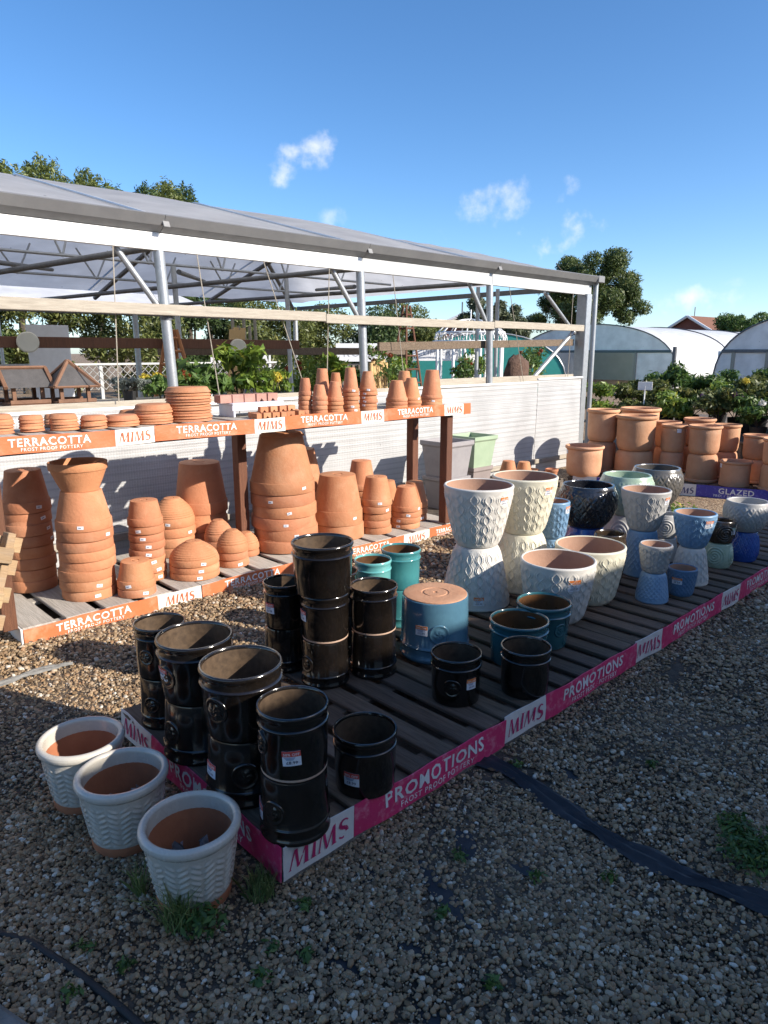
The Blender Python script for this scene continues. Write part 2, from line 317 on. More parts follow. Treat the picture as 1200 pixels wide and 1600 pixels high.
def ribbon(name,pts,w,label,cat,mt,z=.012,fold=.02,seed=0):
    rr=random.Random(seed); V=[];F=[];m=9
    P=[Vector((x,y,0)) for x,y in pts]; Q=[]
    for i in range(len(P)-1):
        for k in range(8): Q.append(P[i].lerp(P[i+1],k/8))
    Q.append(P[-1]); n=len(Q)
    for i,p in enumerate(Q):
        d=(Q[min(i+1,n-1)]-Q[max(0,i-1)]).normalized(); s=Vector((-d.y,d.x,0)); ww=w*(.75+.45*rr.random()*.6+.25*math.sin(i*.5))*(min(1,(n-1-i)/6+.25))
        for j in range(m):
            u=j/(m-1)-.5; edge=1-abs(2*u)**3
            V.append(p+s*u*ww+Vector((0,0,z+edge*fold*(.5+.5*math.sin(u*14+i*.35))+.004*rr.random())))
    for i in range(n-1):
        for j in range(m-1): a=i*m+j; F.append((a,a+1,a+m+1,a+m))
    return ob(name,mesh(name,V,F,mt,True),label=label,cat=cat)
MEM_PTS=[(1.98,1.72),(2.02,1.42),(1.98,1.16),(1.94,.92),(1.96,.70),(2.02,.50),(2.10,.36)]
ribbon('weed_membrane',MEM_PTS,.10,'wrinkled strip of black weed membrane showing through the gravel','membrane',MEMB,fold=.015,seed=3)
# bare spots where no pebbles lie
PATCH=[(1.36,1.18,.085,.017,-1.87),(.98,1.20,.06,.012,-1.49),(1.58,1.27,.045,.018,-2.25),(1.25,1.40,.028,.022,-1.49),(2.17,1.25,.045,.02,-1.66),(1.62,1.07,.022,.012,-1.24),(1.15,1.10,.03,.011,-1.21),(1.04,.93,.03,.012,-1.28),(2.02,1.5,.10,.22,0),(3.35,1.37,.14,.05,.3),(3.0,.95,.5,.012,-.55)]
MLINE=[Vector((x,y)) for x,y in MEM_PTS]
def bare(x,y):
    for cx,cy,a,b,t in PATCH:
        c,s=math.cos(t),math.sin(t); u=(x-cx)*c+(y-cy)*s; v=-(x-cx)*s+(y-cy)*c
        if (u/a)**2+(v/b)**2<1+.7*math.sin(x*95+y*40)+.6*math.cos(y*83-x*30): return True
    p=Vector((x,y))
    for i in range(len(MLINE)-1):
        a,b=MLINE[i],MLINE[i+1]; d=b-a; t=max(0,min(1,(p-a).dot(d)/d.dot(d)))
        if (a+d*t-p).length<.034+.016*math.sin(x*40+y*31): return True
    return False
def patches():
    k=0
    for cx,cy,a,b,t in PATCH[:8]:
        V=[(cx,cy,.009)];n=20
        for i in range(n):
            q=2*PI*i/n; u=a*1.7*math.cos(q)*(1+.2*math.sin(3*q+k)); v=b*1.9*math.sin(q)
            V.append((cx+u*math.cos(t)-v*math.sin(t),cy+u*math.sin(t)+v*math.cos(t),.008))
        yield V,[(0,1+i,1+(i+1)%n) for i in range(n)]; k+=1
ob('bare_membrane',join(list(patches()),MEMB,False),label='dark bare patches of membrane showing between the pebbles',cat='membrane',kind='stuff')

def pebble_mat():
    m=bpy.data.materials.new('river_pebbles'); m.use_nodes=True; t=m.node_tree; L=t.links.new; b=t.nodes['Principled BSDF']; b.inputs['Roughness'].default_value=.6
    oi=N(t,'ShaderNodeObjectInfo'); cr=N(t,'ShaderNodeValToRGB'); L(oi.outputs['Random'],cr.inputs[0])
    C=[(0, (0.068, 0.044, 0.024)), (0.16, (0.176, 0.114, 0.059)), (0.32, (0.304, 0.2, 0.105)), (0.48, (0.208, 0.152, 0.092)), (0.62, (0.384, 0.266, 0.14)), (0.76, (0.288, 0.164, 0.08)), (0.88, (0.4, 0.312, 0.207)), (0.965, (0.48, 0.408, 0.304)), (1, (0.608, 0.56, 0.468))]
    for i,(p,c) in enumerate(C):
        e=cr.color_ramp.elements[i] if i<2 else cr.color_ramp.elements.new(p); e.position=p; e.color=(*c,1)
    tc=N(t,'ShaderNodeTexCoord'); nz=N(t,'ShaderNodeTexNoise'); nz.inputs['Scale'].default_value=2.2; nz.inputs['Detail'].default_value=4; L(tc.outputs['Object'],nz.inputs['Vector'])
    mr=N(t,'ShaderNodeMapRange'); mr.inputs[3].default_value=.7; mr.inputs[4].default_value=1.3; L(nz.outputs[0],mr.inputs[0])
    mx=N(t,'ShaderNodeMix',data_type='RGBA',blend_type='MULTIPLY'); mx.inputs['Factor'].default_value=1; L(cr.outputs[0],mx.inputs['A']); L(mr.outputs[0],mx.inputs['B']); L(mx.outputs['Result'],b.inputs['Base Color']); return m
def gravel():
    pts=[]
    def fill(n,x0,x1,y0,y1,dmin,dmax,size):
        p=rng.random((n,2))*[x1-x0,y1-y0]+[x0,y0]; d=np.hypot(p[:,0],p[:,1]); a=np.degrees(np.arctan2(p[:,1],p[:,0]))-46.5
        k=(d>dmin)&(d<=dmax)&(np.abs(a)<43)
        k&=~((p[:,0]>1.10)&(p[:,1]>1.62)&(p[:,1]<2.62)); k&=~((p[:,1]>4.1)&(p[:,0]>1.1)&(p[:,0]<4.75))
        p=p[k]; thin=np.sin(p[:,0]*3.1+np.sin(p[:,1]*2.3)*1.7)*np.sin(p[:,1]*3.7+np.sin(p[:,0]*1.9)*2.1); p=p[~((thin>.5)&(rng.random(len(p))<.45))]; s=size*(.5+rng.random(len(p))**3*1.6); return np.column_stack([p,s])
    A=fill(260000,-.3,3.0,-.2,3.0,.8,2.6,.0051); B=fill(230000,-.3,4.4,-.4,4.2,2.6,3.7,.0056); Cc=fill(190000,.2,5.6,.2,5.4,3.7,4.8,.0070); D=fill(120000,.5,7,.5,5.4,4.8,6.6,.0105)
    P=np.vstack([A,B,Cc,D]); keep=np.array([not bare(x,y) if x*x+y*y<16 else True for x,y,_ in P]); P=P[keep]
    z=.006+.006*rng.random(len(P))+.006*np.sin(P[:,0]*5)*np.sin(P[:,1]*4.3)
    me=bpy.data.meshes.new('gravel'); me.vertices.add(len(P)); me.vertices.foreach_set('co',np.column_stack([P[:,:2],z]).astype(np.float32).ravel())
    s=P[:,2:3]*np.column_stack([.85+.5*rng.random(len(P)),.75+.35*rng.random(len(P)),.5+.3*rng.random(len(P))])
    a=me.attributes.new('scl','FLOAT_VECTOR','POINT'); a.data.foreach_set('vector',s.astype(np.float32).ravel())
    r=np.column_stack([rng.normal(0,.35,len(P)),rng.normal(0,.35,len(P)),rng.random(len(P))*6.28]); a=me.attributes.new('rot','FLOAT_VECTOR','POINT'); a.data.foreach_set('vector',r.astype(np.float32).ravel())
    o=ob('gravel',me,label='loose brown grey and cream pebbles covering the yard floor',cat='gravel',kind='stuff')
    g=bpy.data.node_groups.new('pebbles','GeometryNodeTree'); g.interface.new_socket('Geometry',in_out='INPUT',socket_type='NodeSocketGeometry'); g.interface.new_socket('Geometry',in_out='OUTPUT',socket_type='NodeSocketGeometry')
    gi=N(g,'NodeGroupInput'); go=N(g,'NodeGroupOutput'); L=g.links.new
    ico=N(g,'GeometryNodeMeshIcoSphere'); ico.inputs['Radius'].default_value=1; ico.inputs['Subdivisions'].default_value=2
    sp=N(g,'GeometryNodeSetPosition'); nz=N(g,'ShaderNodeTexNoise'); nz.inputs['Scale'].default_value=1.1; sub=N(g,'ShaderNodeVectorMath',operation='SUBTRACT'); sub.inputs[1].default_value=(.5,.5,.5)
    L(nz.outputs['Color'],sub.inputs[0]); sc=N(g,'ShaderNodeVectorMath',operation='SCALE'); sc.inputs['Scale'].default_value=.8; L(sub.outputs[0],sc.inputs[0]); L(ico.outputs[0],sp.inputs['Geometry']); L(sc.outputs[0],sp.inputs['Offset'])
    sm=N(g,'GeometryNodeSetShadeSmooth'); L(sp.outputs[0],sm.inputs[0]); ms=N(g,'GeometryNodeSetMaterial'); ms.inputs['Material'].default_value=pebble_mat(); L(sm.outputs[0],ms.inputs[0])
    ip=N(g,'GeometryNodeInstanceOnPoints'); L(gi.outputs[0],ip.inputs['Points']); L(ms.outputs[0],ip.inputs['Instance'])
    na=N(g,'GeometryNodeInputNamedAttribute',data_type='FLOAT_VECTOR'); na.inputs['Name'].default_value='scl'; nb=N(g,'GeometryNodeInputNamedAttribute',data_type='FLOAT_VECTOR'); nb.inputs['Name'].default_value='rot'
    L(na.outputs[0],ip.inputs['Scale'])
    e=N(g,'FunctionNodeEulerToRotation'); L(nb.outputs[0],e.inputs[0]); L(e.outputs[0],ip.inputs['Rotation'])
    L(ip.outputs[0],go.inputs[0]); md=o.modifiers.new('pebbles','NODES'); md.node_group=g
gravel()
# ---------------------------------------------------------------- the shop behind the camera, whose eave shades the foreground
SHOPW=mat('pale_render',(.70,.64,.54),(.62,.56,.47),2,.9,.2,30); SHOPR=mat('slate_roof',(.10,.10,.11),(.07,.07,.075),3,.8,.3,20)
def shop():
    a=math.atan2(-.02,1); h=3.1; e=empty('garden_shop',(-4+.77*h,2.58-1.77*h+.10,0),'long low shop building whose eave shades the foreground gravel','building',rot=(0,0,a))
    box('wall',e,SHOPW,(14,-3.3,1.5),(36,6,3.0),.01)
    V=[(-4.5,0,h),(32.5,0,h),(32.5,-6.6,h),(-4.5,-6.6,h),(-4.5,0,h-.12),(32.5,0,h-.12),(32.5,-6.6,h-.12),(-4.5,-6.6,h-.12),(-4.5,-3.3,h+.55),(32.5,-3.3,h+.55)]
    ob('roof',mesh('roof',V,[(0,1,9,8),(2,3,8,9),(0,8,3),(1,2,9),(0,4,5,1),(2,6,7,3),(4,7,6,5),(0,3,7,4),(1,5,6,2)],SHOPR),e)
shop()
# ---------------------------------------------------------------- display pallets
def plank_row(e,x0,x1,y0,y1,ztop,w,gap,th,mt,seed,name='plank'):
    rr=random.Random(seed); x=x0; L=y1-y0
    while x+w*.5<x1:
        ww=min(w,x1-x)*(.95+.05*rr.random())
        o=ob(name,boxm(round(w*.97,3) if ww>w*.9 else ww,L,th,.004,mt),e,None,(x+ww/2,(y0+y1)/2+rr.uniform(-.006,.006),ztop-th/2+rr.uniform(-.003,.002)),(rr.uniform(-.004,.004),rr.uniform(-.012,.012),rr.uniform(-.006,.006))); x+=w+gap
def pallet(name,loc,rotz,Lx,Ly,ztop,w,gap,mt,label,group,seed,blocks=True):
    e=empty(name,loc,label,'pallet',group,(0,0,rotz))
    plank_row(e,0,Lx,.012,Ly,ztop,w,gap,.020,mt,seed)
    for y in (.06,Ly/2,Ly-.06):
        box('bearer',e,mt,(Lx/2,y,ztop-.033),(Lx-.02,.09,.022),.003,None)
        for x in (.07,Lx/2,Lx-.07): box('block',e,mt,(x,y,(ztop-.044)/2),(.10,.088,ztop-.046),.004)
    return e
PY0,PY1,PZ=1.53,2.69,.136
posn=['nearest','second','third','fourth','farthest']
for i in range(5):
    L=1.108; e=pallet('display_pallet',(1.032+i*L,PY0,0),0,L-.006,PY1-PY0,PZ,.098,.044,DWOOD,f'{posn[i]} of the five dark slatted pallets with the magenta and white banner','pallets under the glazed pots',20+i)
    banner(e,0.0,.285,.022,PZ+.006,'serif',MAGENTA,BWHITE,INKM,seed=i)
    banner(e,.287,L-.004,.022,PZ+.006,'PROMOTIONS',MAGENTA,BWHITE,INKM,seed=i)
    box('bottom_board',e,GWOOD,(L/2,.05,.012),(L-.01,.09,.02),.003)
    if i==0:   # the end strip that wraps round the near corner
        MM=Matrix.Translation((-.004,1.16,0))@Matrix.Rotation(-PI/2,4,'Z')
        banner(e,0,.285,.022,PZ+.006,'serif',MAGENTA,BWHITE,INKM,seed=7,M=MM); banner(e,.287,1.156,.022,PZ+.006,'PROMOTIONS',MAGENTA,BWHITE,INKM,seed=7,M=MM)
TY0,TZ=4.01,.100
for i in range(4):
    L=1.10 if i<3 else .5; e=pallet('display_pallet',(1.04+i*1.105,TY0,0),0,L,1.06,TZ,.19,.045,LWOOD,f'{["nearest","second","third","farthest short"][i]} of the pale plank pallets along the orange banner on the ground','pallets under the terracotta pots',40+i)
    x=.0
    if i<3:
        banner(e,.0,.79,.0,TZ-.002,'TERRACOTTA',ORANGE,BCREAM,INKO,seed=11+i); banner(e,.792,1.10,.0,TZ-.002,'serif',ORANGE,BCREAM,INKO,seed=11+i)
    else: banner(e,.0,.5,.0,TZ-.002,'TERRACOTTA',ORANGE,BCREAM,INKO,seed=15)
    if i==0:
        b=box('end_board',e,WSTEEL,(-.008,.5,.052),(.012,1.0,.098),.003)
# upper shelf
SZ=1.150
def shelf():
    e=empty('display_shelf',(0,3.985,0),'long raised plank shelf on brown wooden legs with an orange banner','shelf')
    plank_row(e,.25,4.83,.012,.66,SZ,.125,.038,.022,LWOOD,77)
    for y in (.06,.60): box('bearer',e,LWOOD,(2.54,y,SZ-.055),(4.56,.045,.062),.003,(0,0,0))
    xs=[(.02,'o'),(.82,1)]
    seq=[(-.03,.75,'TERRACOTTA'),(.752,1.03,'serif')]
    edges=[(1.06-1.10*1+.0,)]
    x=.245
    for k in range(5):
        a,b=x-.015,x+.44 if k==0 else x+.69
        banner(e,a,b,SZ-.076,SZ+.018,'TERRACOTTA',ORANGE,BCREAM,INKO,seed=21+k,sub='FROST PROOF POTTERY')
        banner(e,b+.002,b+.245,SZ-.076,SZ+.018,'serif',ORANGE,BCREAM,INKO,seed=21+k); x=b+.262
    banner(e,x-.015,4.835,SZ-.076,SZ+.018,None,ORANGE,BCREAM,INKO,sub=None,seed=30)
    for lx in (.985,2.80,4.62):
        for ly,dx in ((.085,0),(.55 if lx==2.80 else .50,.0)):
            if lx==2.80 and ly<.3: continue
            box('leg',e,BWOOD,(lx+dx,ly,.10+(SZ-.086-.10)/2),(.075,.085,SZ-.086-.10-.002),.004)
shelf()
# light pine pallet leaning against the left end
def lean():
    e=empty('leaning_pallet',(.845,3.84,.045),'pale pine pallet tipped up against the left end of the terracotta stand','pallet')
    e.rotation_euler=(R(-3),R(20),R(6)); e.scale=(.88,.88,.88)
    for x in (-.10,-.42,-.72): box('stringer',e,PINE,(x,-.062,.36),(.045,.075,.78),.003)
    for k,z in enumerate((.05,.215,.38,.545,.68)): box('board',e,PINE,(-.40,-.01,z),(.80,.026,.09),.003)
    for k,z in enumerate((.10,.36,.62)): box('board',e,PINE,(-.44,-.114,z),(.72,.026,.09),.003)
lean()
# violet GLAZED pallet on the right
GA=math.atan2(-.93,.36)
e=pallet('display_pallet',(7.40,4.55,0),GA,3.0,1.25,.12,.10,.045,DWOOD,'dark slatted pallet with the violet banner on the right','pallets on the right',60)
for k in range(3):
    x=.07+k*1.10
    banner(e,x,x+.28,.0,.136,'serif',PURPLE,BWHITE,INKN,seed=31+k)
    banner(e,x+.282,min(x+1.098,3.0),.0,.136,'GLAZED',PURPLE,BWHITE,INKN,seed=31+k)

# ---------------------------------------------------------------- open-sided greenhouse
def filmmat(name,c,trans,bscale,line=(0,0,1),rough=.35,lines=0):
    m=bpy.data.materials.new(name); m.use_nodes=True; t=m.node_tree; L=t.links.new; b=t.nodes['Principled BSDF']; b.inputs['Roughness'].default_value=rough
    tc=N(t,'ShaderNodeTexCoord'); nz=N(t,'ShaderNodeTexNoise'); nz.inputs['Scale'].default_value=2.3; nz.inputs['Detail'].default_value=8; L(tc.outputs['Object'],nz.inputs['Vector'])
    mx=N(t,'ShaderNodeMix',data_type='RGBA'); mx.inputs['A'].default_value=(*[x*.82 for x in c],1); mx.inputs['B'].default_value=(*c,1); mr=N(t,'ShaderNodeMapRange'); mr.inputs[1].default_value=.35; mr.inputs[2].default_value=.65; L(nz.outputs[0],mr.inputs[0]); L(mr.outputs[0],mx.inputs['Factor'])
    vo=N(t,'ShaderNodeTexVoronoi'); vo.inputs['Scale'].default_value=3.2; L(tc.outputs['Object'],vo.inputs['Vector']); sp=N(t,'ShaderNodeMapRange'); sp.inputs[1].default_value=.03; sp.inputs[2].default_value=.045; sp.inputs[3].default_value=.35; sp.inputs[4].default_value=1; L(vo.outputs['Distance'],sp.inputs[0])
    m2=N(t,'ShaderNodeMix',data_type='RGBA',blend_type='MULTIPLY'); m2.inputs['Factor'].default_value=1; L(mx.outputs['Result'],m2.inputs['A']); L(sp.outputs[0],m2.inputs['B']); L(m2.outputs['Result'],b.inputs['Base Color'])
    if lines:
        wv=N(t,'ShaderNodeTexWave',bands_direction='Z'); wv.inputs['Scale'].default_value=5.2; wv.inputs['Distortion'].default_value=.25; L(tc.outputs['Object'],wv.inputs['Vector'])
        lr=N(t,'ShaderNodeMapRange'); lr.inputs[1].default_value=.0; lr.inputs[2].default_value=.35; lr.inputs[3].default_value=.84; lr.inputs[4].default_value=1; L(wv.outputs['Fac'],lr.inputs[0]); m3=N(t,'ShaderNodeMix',data_type='RGBA',blend_type='MULTIPLY'); m3.inputs['Factor'].default_value=1; L(m2.outputs['Result'],m3.inputs['A']); L(lr.outputs[0],m3.inputs['B']); m2=m3; L(m2.outputs['Result'],b.inputs['Base Color'])
    vb=N(t,'ShaderNodeTexVoronoi'); vb.inputs['Scale'].default_value=bscale; vb.inputs['Randomness'].default_value=.15; L(tc.outputs['Object'],vb.inputs['Vector'])
    bn=N(t,'ShaderNodeBump'); bn.inputs['Strength'].default_value=.45; bn.inputs['Distance'].default_value=.01; bn.invert=True; L(vb.outputs['Distance'],bn.inputs['Height']); L(bn.outputs[0],b.inputs['Normal'])
    tr=N(t,'ShaderNodeBsdfTranslucent'); L(m2.outputs['Result'],tr.inputs[0]); ms=N(t,'ShaderNodeMixShader'); ms.inputs[0].default_value=trans; L(b.outputs[0],ms.inputs[1]); L(tr.outputs[0],ms.inputs[2]); L(ms.outputs[0],t.nodes['Material Output'].inputs[0]); return m
FILM=filmmat('clouded_roof_film',(.76,.765,.77),.56,34); CURT=filmmat('white_bubble_curtain',(.61,.61,.60),.2,46,rough=.35,lines=1); WFILM=filmmat('white_tunnel_film',(.92,.92,.91),.3,20)
GFASC=mat('weathered_fascia',(.52,.53,.52),(.42,.43,.43),3,.5,.1,30,c3=(.34,.34,.33),c3amt=.5,c3scale=3)
GY=5.45; GX0,GX1=-3.6,9.15; POSTX=[.57,2.73,4.87,6.95]; LEAN=.07
def roofz(x,y):
    f=min((y-5.45)*.262,(12.35-y)*.262,(GX1+.25-x)*.27)
    return 2.62+max(f,-.02)
def greenhouse():
    g=empty('greenhouse',(0,GY,0),'open sided greenhouse with clouded film roof and white bubble curtain wall','greenhouse')
    def P(x,y,z): return (x,y-GY,z)
    # roof film, one billowed sheet for each bay and slope
    xs=[-3.6,-1.55,.57,2.73,4.87,6.95,9.32]
    for k in range(6):
        for (ya,yb) in ((5.36,8.9),(8.9,12.35)):
            n,m=10,14; V=[];F=[]
            for i in range(n+1):
                for j in range(m+1):
                    x=xs[k]+(xs[k+1]-xs[k])*i/n; y=ya+(yb-ya)*j/m
                    z=roofz(x,y)+.075*math.sin(PI*i/n)*math.sin(PI*min(1,j/m*1.0))*(1 if k<5 else .6)
                    V.append(P(x,y,z))
            for i in range(n):
                for j in range(m): a=i*(m+1)+j; F.append((a,a+m+1,a+m+2,a+1))
            ob('roof_sheet',mesh('roof',V,F,FILM,True),g)
    for x in xs[1:-1]:   # hoops clamped over the film, rafters under it
        ys=np.linspace(5.42,12.3,18); tube('hoop',g,WSTEEL,[P(x,y,roofz(x,y)+.018) for y in ys],.012,6)
        tube('rafter',g,DSTEEL,[P(x+.05,5.5,2.56),P(x+.05,8.9,3.38),P(x+.05,12.3,2.5)],.035,8)
    tube('rafter',g,DSTEEL,[P(9.05,5.5,2.56),P(5.75,8.9,3.40)],.035,8); tube('rafter',g,DSTEEL,[P(9.05,12.3,2.5),P(5.75,8.9,3.40)],.035,8)
    tube('ridge_tube',g,DSTEEL,[P(-3.6,8.9,3.42),P(5.75,8.9,3.42)],.03,8)
    for yy,zz in ((6.9,2.62),(8.9,2.72),(10.6,2.66)):    # light tie rods with V webs
        tube('tie_rod',g,STEEL,[P(-3.6,yy,zz),P(8.6,yy,zz)],.018,8)
        for x in np.arange(-3.2,8.2,1.07):
            t=min(roofz(x,yy),3.4)-.03
            tube('web',g,STEEL,[P(x-.26,yy,t),P(x,yy,zz-.02)],.013,6); tube('web',g,STEEL,[P(x+.2,yy,t),P(x,yy,zz-.02)],.013,6)
    for x in (.57,2.73,4.87,6.95):   # cross ties from post to post through the house
        tube('tie_beam',g,DSTEEL,[P(x,5.5,2.42),P(x-.9,12.3,2.42)],.028,8)
        tube('brace',g,STEEL,[P(x-.34,5.52,2.40),P(x-.0,5.50,1.93)],.026,8)
        tube('brace',g,DSTEEL,[P(x-1.7,6.0,2.30),P(x+.6,9.6,2.62)],.024,8)
    # front gutter and white fascia in lengths between the posts
    gx=[-3.6,.57,2.73,4.87,6.95,9.20]
    for k in range(5):
        a,b=gx[k],gx[k+1]; L=b-a-.004
        V=[];F=[]; prof=[(.10,2.535),(-.02,2.520),(-.09,2.560),(-.13,2.630),(-.115,2.640),(-.075,2.575),(.10,2.56)]
        for x in (a+.002,b-.002):
            for (y,z) in prof: V.append(P(x,GY+y,z))
        n=len(prof)
        for i in range(n): F.append((i,(i+1)%n,n+(i+1)%n,n+i))
        F.append(tuple(range(n))); F.append(tuple(range(n,2*n))[::-1])
        ob('gutter',mesh('gutter',V,F,LEADM),g)
        box('fascia',g,WSTEEL if k<3 else GFASC,P((a+b)/2,GY+.012,2.452),(L,.045,.132),.003)
        if k: box('gutter_joint',g,LEADM,P(a+.01,GY-.108,2.578),(.055,.012,.07),.003,(R(-25),0,0))
    box('gutter_end',g,LEADM,P(9.26,GY-.02,2.60),(.16,.22,.09),.006)
    for x in POSTX: tube('post',g,STEEL,[P(x+LEAN*1.15,GY+.03,.6),P(x,GY+.03,2.40)],.043,14); 
    for x in POSTX: tube('post_clamp',g,DSTEEL,[P(x+.035,GY+.03,1.86),P(x+.03,GY+.03,1.94)],.055,12)
    box('corner_column',g,STEEL,P(9.10,GY+.03,1.23),(.13,.16,2.34),.006); tube('down_pipe',g,STEEL,[P(9.36,GY+.0,.05),P(9.33,GY+.0,2.56)],.035,12)
    for x in (8.05,8.50): tube('inner_post',g,STEEL,[P(x+.02,GY+1.1,.1),P(x,GY+1.1,2.5)],.028,10)
    for x in (1.6,4.6,6.4): tube('inner_post',g,STEEL,[P(x+.06,GY+3.4,.1),P(x,GY+3.4,2.7)],.035,10)
    tube('brace',g,STEEL,[P(8.0,GY+.09,1.25),P(9.05,GY+.09,1.95)],.03,10); tube('brace',g,STEEL,[P(8.2,GY+.09,2.38),P(9.0,GY+.09,1.86)],.025,10)
    # timber rails
    for a,b,dz in ((-3.6,1.45,0),(1.45,4.35,.0),(4.35,6.95,-.015),(6.95,8.98,.0)):
        box('rail',g,RAILW,P((a+b)/2,GY-.045,1.932+dz),(b-a-.004,.045,.085),.004)
    box('lower_rail',g,DWOOD,P(7.1,GY+.12,1.70),(3.8,.04,.09),.004,(0,R(-1.2),0))
    box('lower_rail',g,BWOOD,P(.9,GY+2.2,1.70),(9.6,.05,.11),.004)
    box('lower_rail',g,DWOOD,P(7.2,GY+4.2,1.62),(5,.05,.12),.004)
    # ledge board and white curtain below it
    for a,b in ((-3.6,1.2),(1.2,3.6),(3.6,5.9),(5.9,8.95)):
        box('ledge_board',g,RAILW,P((a+b)/2,GY+.06,1.165 if a<5 else 1.24),(b-a-.004,.035,.12),.004)
    box('ledge_top',g,RAILW,P(1.2,GY+.25,1.175),(9.4,.34,.025),.004)
    cx=[-3.6,-1.2,1.15,3.36,5.62,7.92,9.02]
    for k in range(6):
        a,b=cx[k],cx[k+1]; n,m=24,60; V=[];F=[]; zt=1.16+.10*(max(a,3)-3)/6
        for i in range(n+1):
            for j in range(m+1):
                x=a+.004+(b-a-.008)*i/n; z=.19+(zt-.19)*j/m; V.append(P(x,GY-.055-.0012*math.sin(j*PI/2.0)-.010*math.sin(x*2.2+z*3)-.008*math.sin(PI*i/n),z))
        for i in range(n):
            for j in range(m): q=i*(m+1)+j; F.append((q,q+m+1,q+m+2,q+1))
        ob('side_curtain',mesh('curtain',V,F,CURT,True),g)
        tube('curtain_roll',g,WSTEEL,[P(a,GY-.06,zt+.012),P(b-.004,GY-.06,zt+.012+.10*0)],.016,8)
        box('base_board',g,RAILW,P((a+b)/2,GY-.075,.16),(b-a-.006,.03,.06),.003)
        V=[P(a,GY-.05,.0),P(b-.004,GY-.05,.0),P(b-.004,GY-.05,.13),P(a,GY-.05,.13)]; ob('skirt_film',mesh('skirt',V,[(0,1,2,3)],CURT),g)
    # back gutter, back posts and cords
    box('back_gutter',g,DSTEEL,P(2.8,12.35,2.32),(12.7,.12,.16),.005); box('end_beam',g,DSTEEL,P(9.18,8.9,2.50),(.07,6.8,.07),.004)
    for x in (-1.2,2.2,5.6,9.1): tube('back_post',g,DSTEEL if x<3 else STEEL,[P(x,12.3,.05),P(x,12.3,2.3)],.05,12)
    tube('brace',g,DSTEEL,[P(1.85,12.2,2.3),P(2.2,12.2,1.9)],.02,8); tube('brace',g,DSTEEL,[P(2.55,12.2,2.3),P(2.2,12.2,1.9)],.02,8)
    for xa,xb in ((2.35,2.30),(3.05,3.2),(3.7,4.15),(4.45,4.40),(5.3,5.5),(7.3,7.7),(8.75,8.75)):
        tube('cord',g,RAILW,[P(xa,GY-.0,2.39),P((xa+xb)/2,GY+.005,1.8),P(xb,GY+.01,1.22)],.0045,5)
    return g
greenhouse()
# ---------------------------------------------------------------- pots: profiles
def lerp_prof(prof):
    zs=[p[1] for p in prof]; rs=[p[0] for p in prof]
    def rf(z): return float(np.interp(z,zs,rs))
    return rf
def prof_black(R_,rb,h):
    return [(0,0),(rb-.008,0),(rb-.002,.003),(rb,.009),(rb+(R_*.965-rb)*.5,.38*h),(R_*.962,.735*h),(R_*.975,.745*h),(R_*.995,.76*h),(R_*1.0,.775*h),(R_*.985,.79*h),(R_*.958,.80*h),(R_*.952,.85*h),(R_*.958,.90*h),(R_*.985,.925*h),(R_*1.0,.945*h),(R_*1.005,.965*h),(R_*.998,.985*h),(R_*.975,h),(R_*.945,h),(R_*.925,.985*h),(R_*.915,.95*h)],[(R_*.915,.95*h),(R_*.905,.85*h),(rb*.9,.06*h),(0,.055*h)]
def prof_taper(R_,rb,h,wall=.016,cur=.8,n=26):
    o=[(0,0),(rb-.012,0),(rb-.004,.002),(rb,.008)]
    for i in range(1,n+1): t=i/n; o.append((rb+(R_-rb)*t**cur,.008+(h-.016)*t))
    o+=[(R_-.002,h-.003),(R_-.006,h),(R_-wall+.004,h),(R_-wall,h-.004)]
    return o,[(R_-wall,h-.004),(R_-wall-.006,h*.72),(rb*.86,.05*h),(0,.045*h)]
def prof_bulge(R_,rb,h,rim,wall=.014,n=30):
    o=[(0,0),(rb-.012,0),(rb,.006)]
    for i in range(1,n+1):
        t=i/n
        o.append((rb+(R_-rb)*math.sin(min(1,t/.62)*PI/2) if t<.62 else rim+(R_-rim)*math.cos((t-.62)/.38*PI/2)**.9,.006+(h-.012)*t))
    o+=[(rim-.003,h),(rim-wall,h),(rim-wall-.003,h-.006)]
    return o,[(rim-wall-.003,h-.006),(R_-.03,h*.6),(rb*.86,.06*h),(0,.05*h)]
def prof_tc(R_,rb,h,band,ribs=0,wall=.007):
    z1=h-band; rs=R_-.007
    o=[(0,0),(rb*.18,0),(rb*.2,.004),(rb*.26,.004),(rb*.28,0),(rb-.006,0),(rb-.001,.002),(rb,.006)]
    if ribs:   # bowl: rounded side with turned ridges
        n=max(16,ribs*4)
        for i in range(1,n+1): t=i/n; o.append((rb+(rs-rb)*math.sin(t*PI/2)**.9+(.0016*math.cos(i*PI/2*1.0)),.006+(z1-.006)*t))
    else: o.append((rb+(rs-rb)*.5,z1*.5))
    o+=[(rs-.001,z1-.001),(rs+.004,z1),(R_-.002,z1+.003),(R_-.0005,z1+.007),(R_+.001,h-.005),(R_-.001,h-.001),(R_-.005,h),(R_-wall-.004,h),(R_-wall-.007,h-.005),(R_-wall-.010,z1),(rb-wall,.03),(0,.028)]
    return o
def prof_saucer(R_,h):
    return [(0,0),(R_*.80,0),(R_*.86,.003),(R_*.95,h*.7),(R_*.955,h*.72),(R_-.001,h*.76),(R_,h*.95),(R_-.003,h),(R_-.009,h),(R_*.90,h*.7),(R_*.80,.008),(0,.007)]
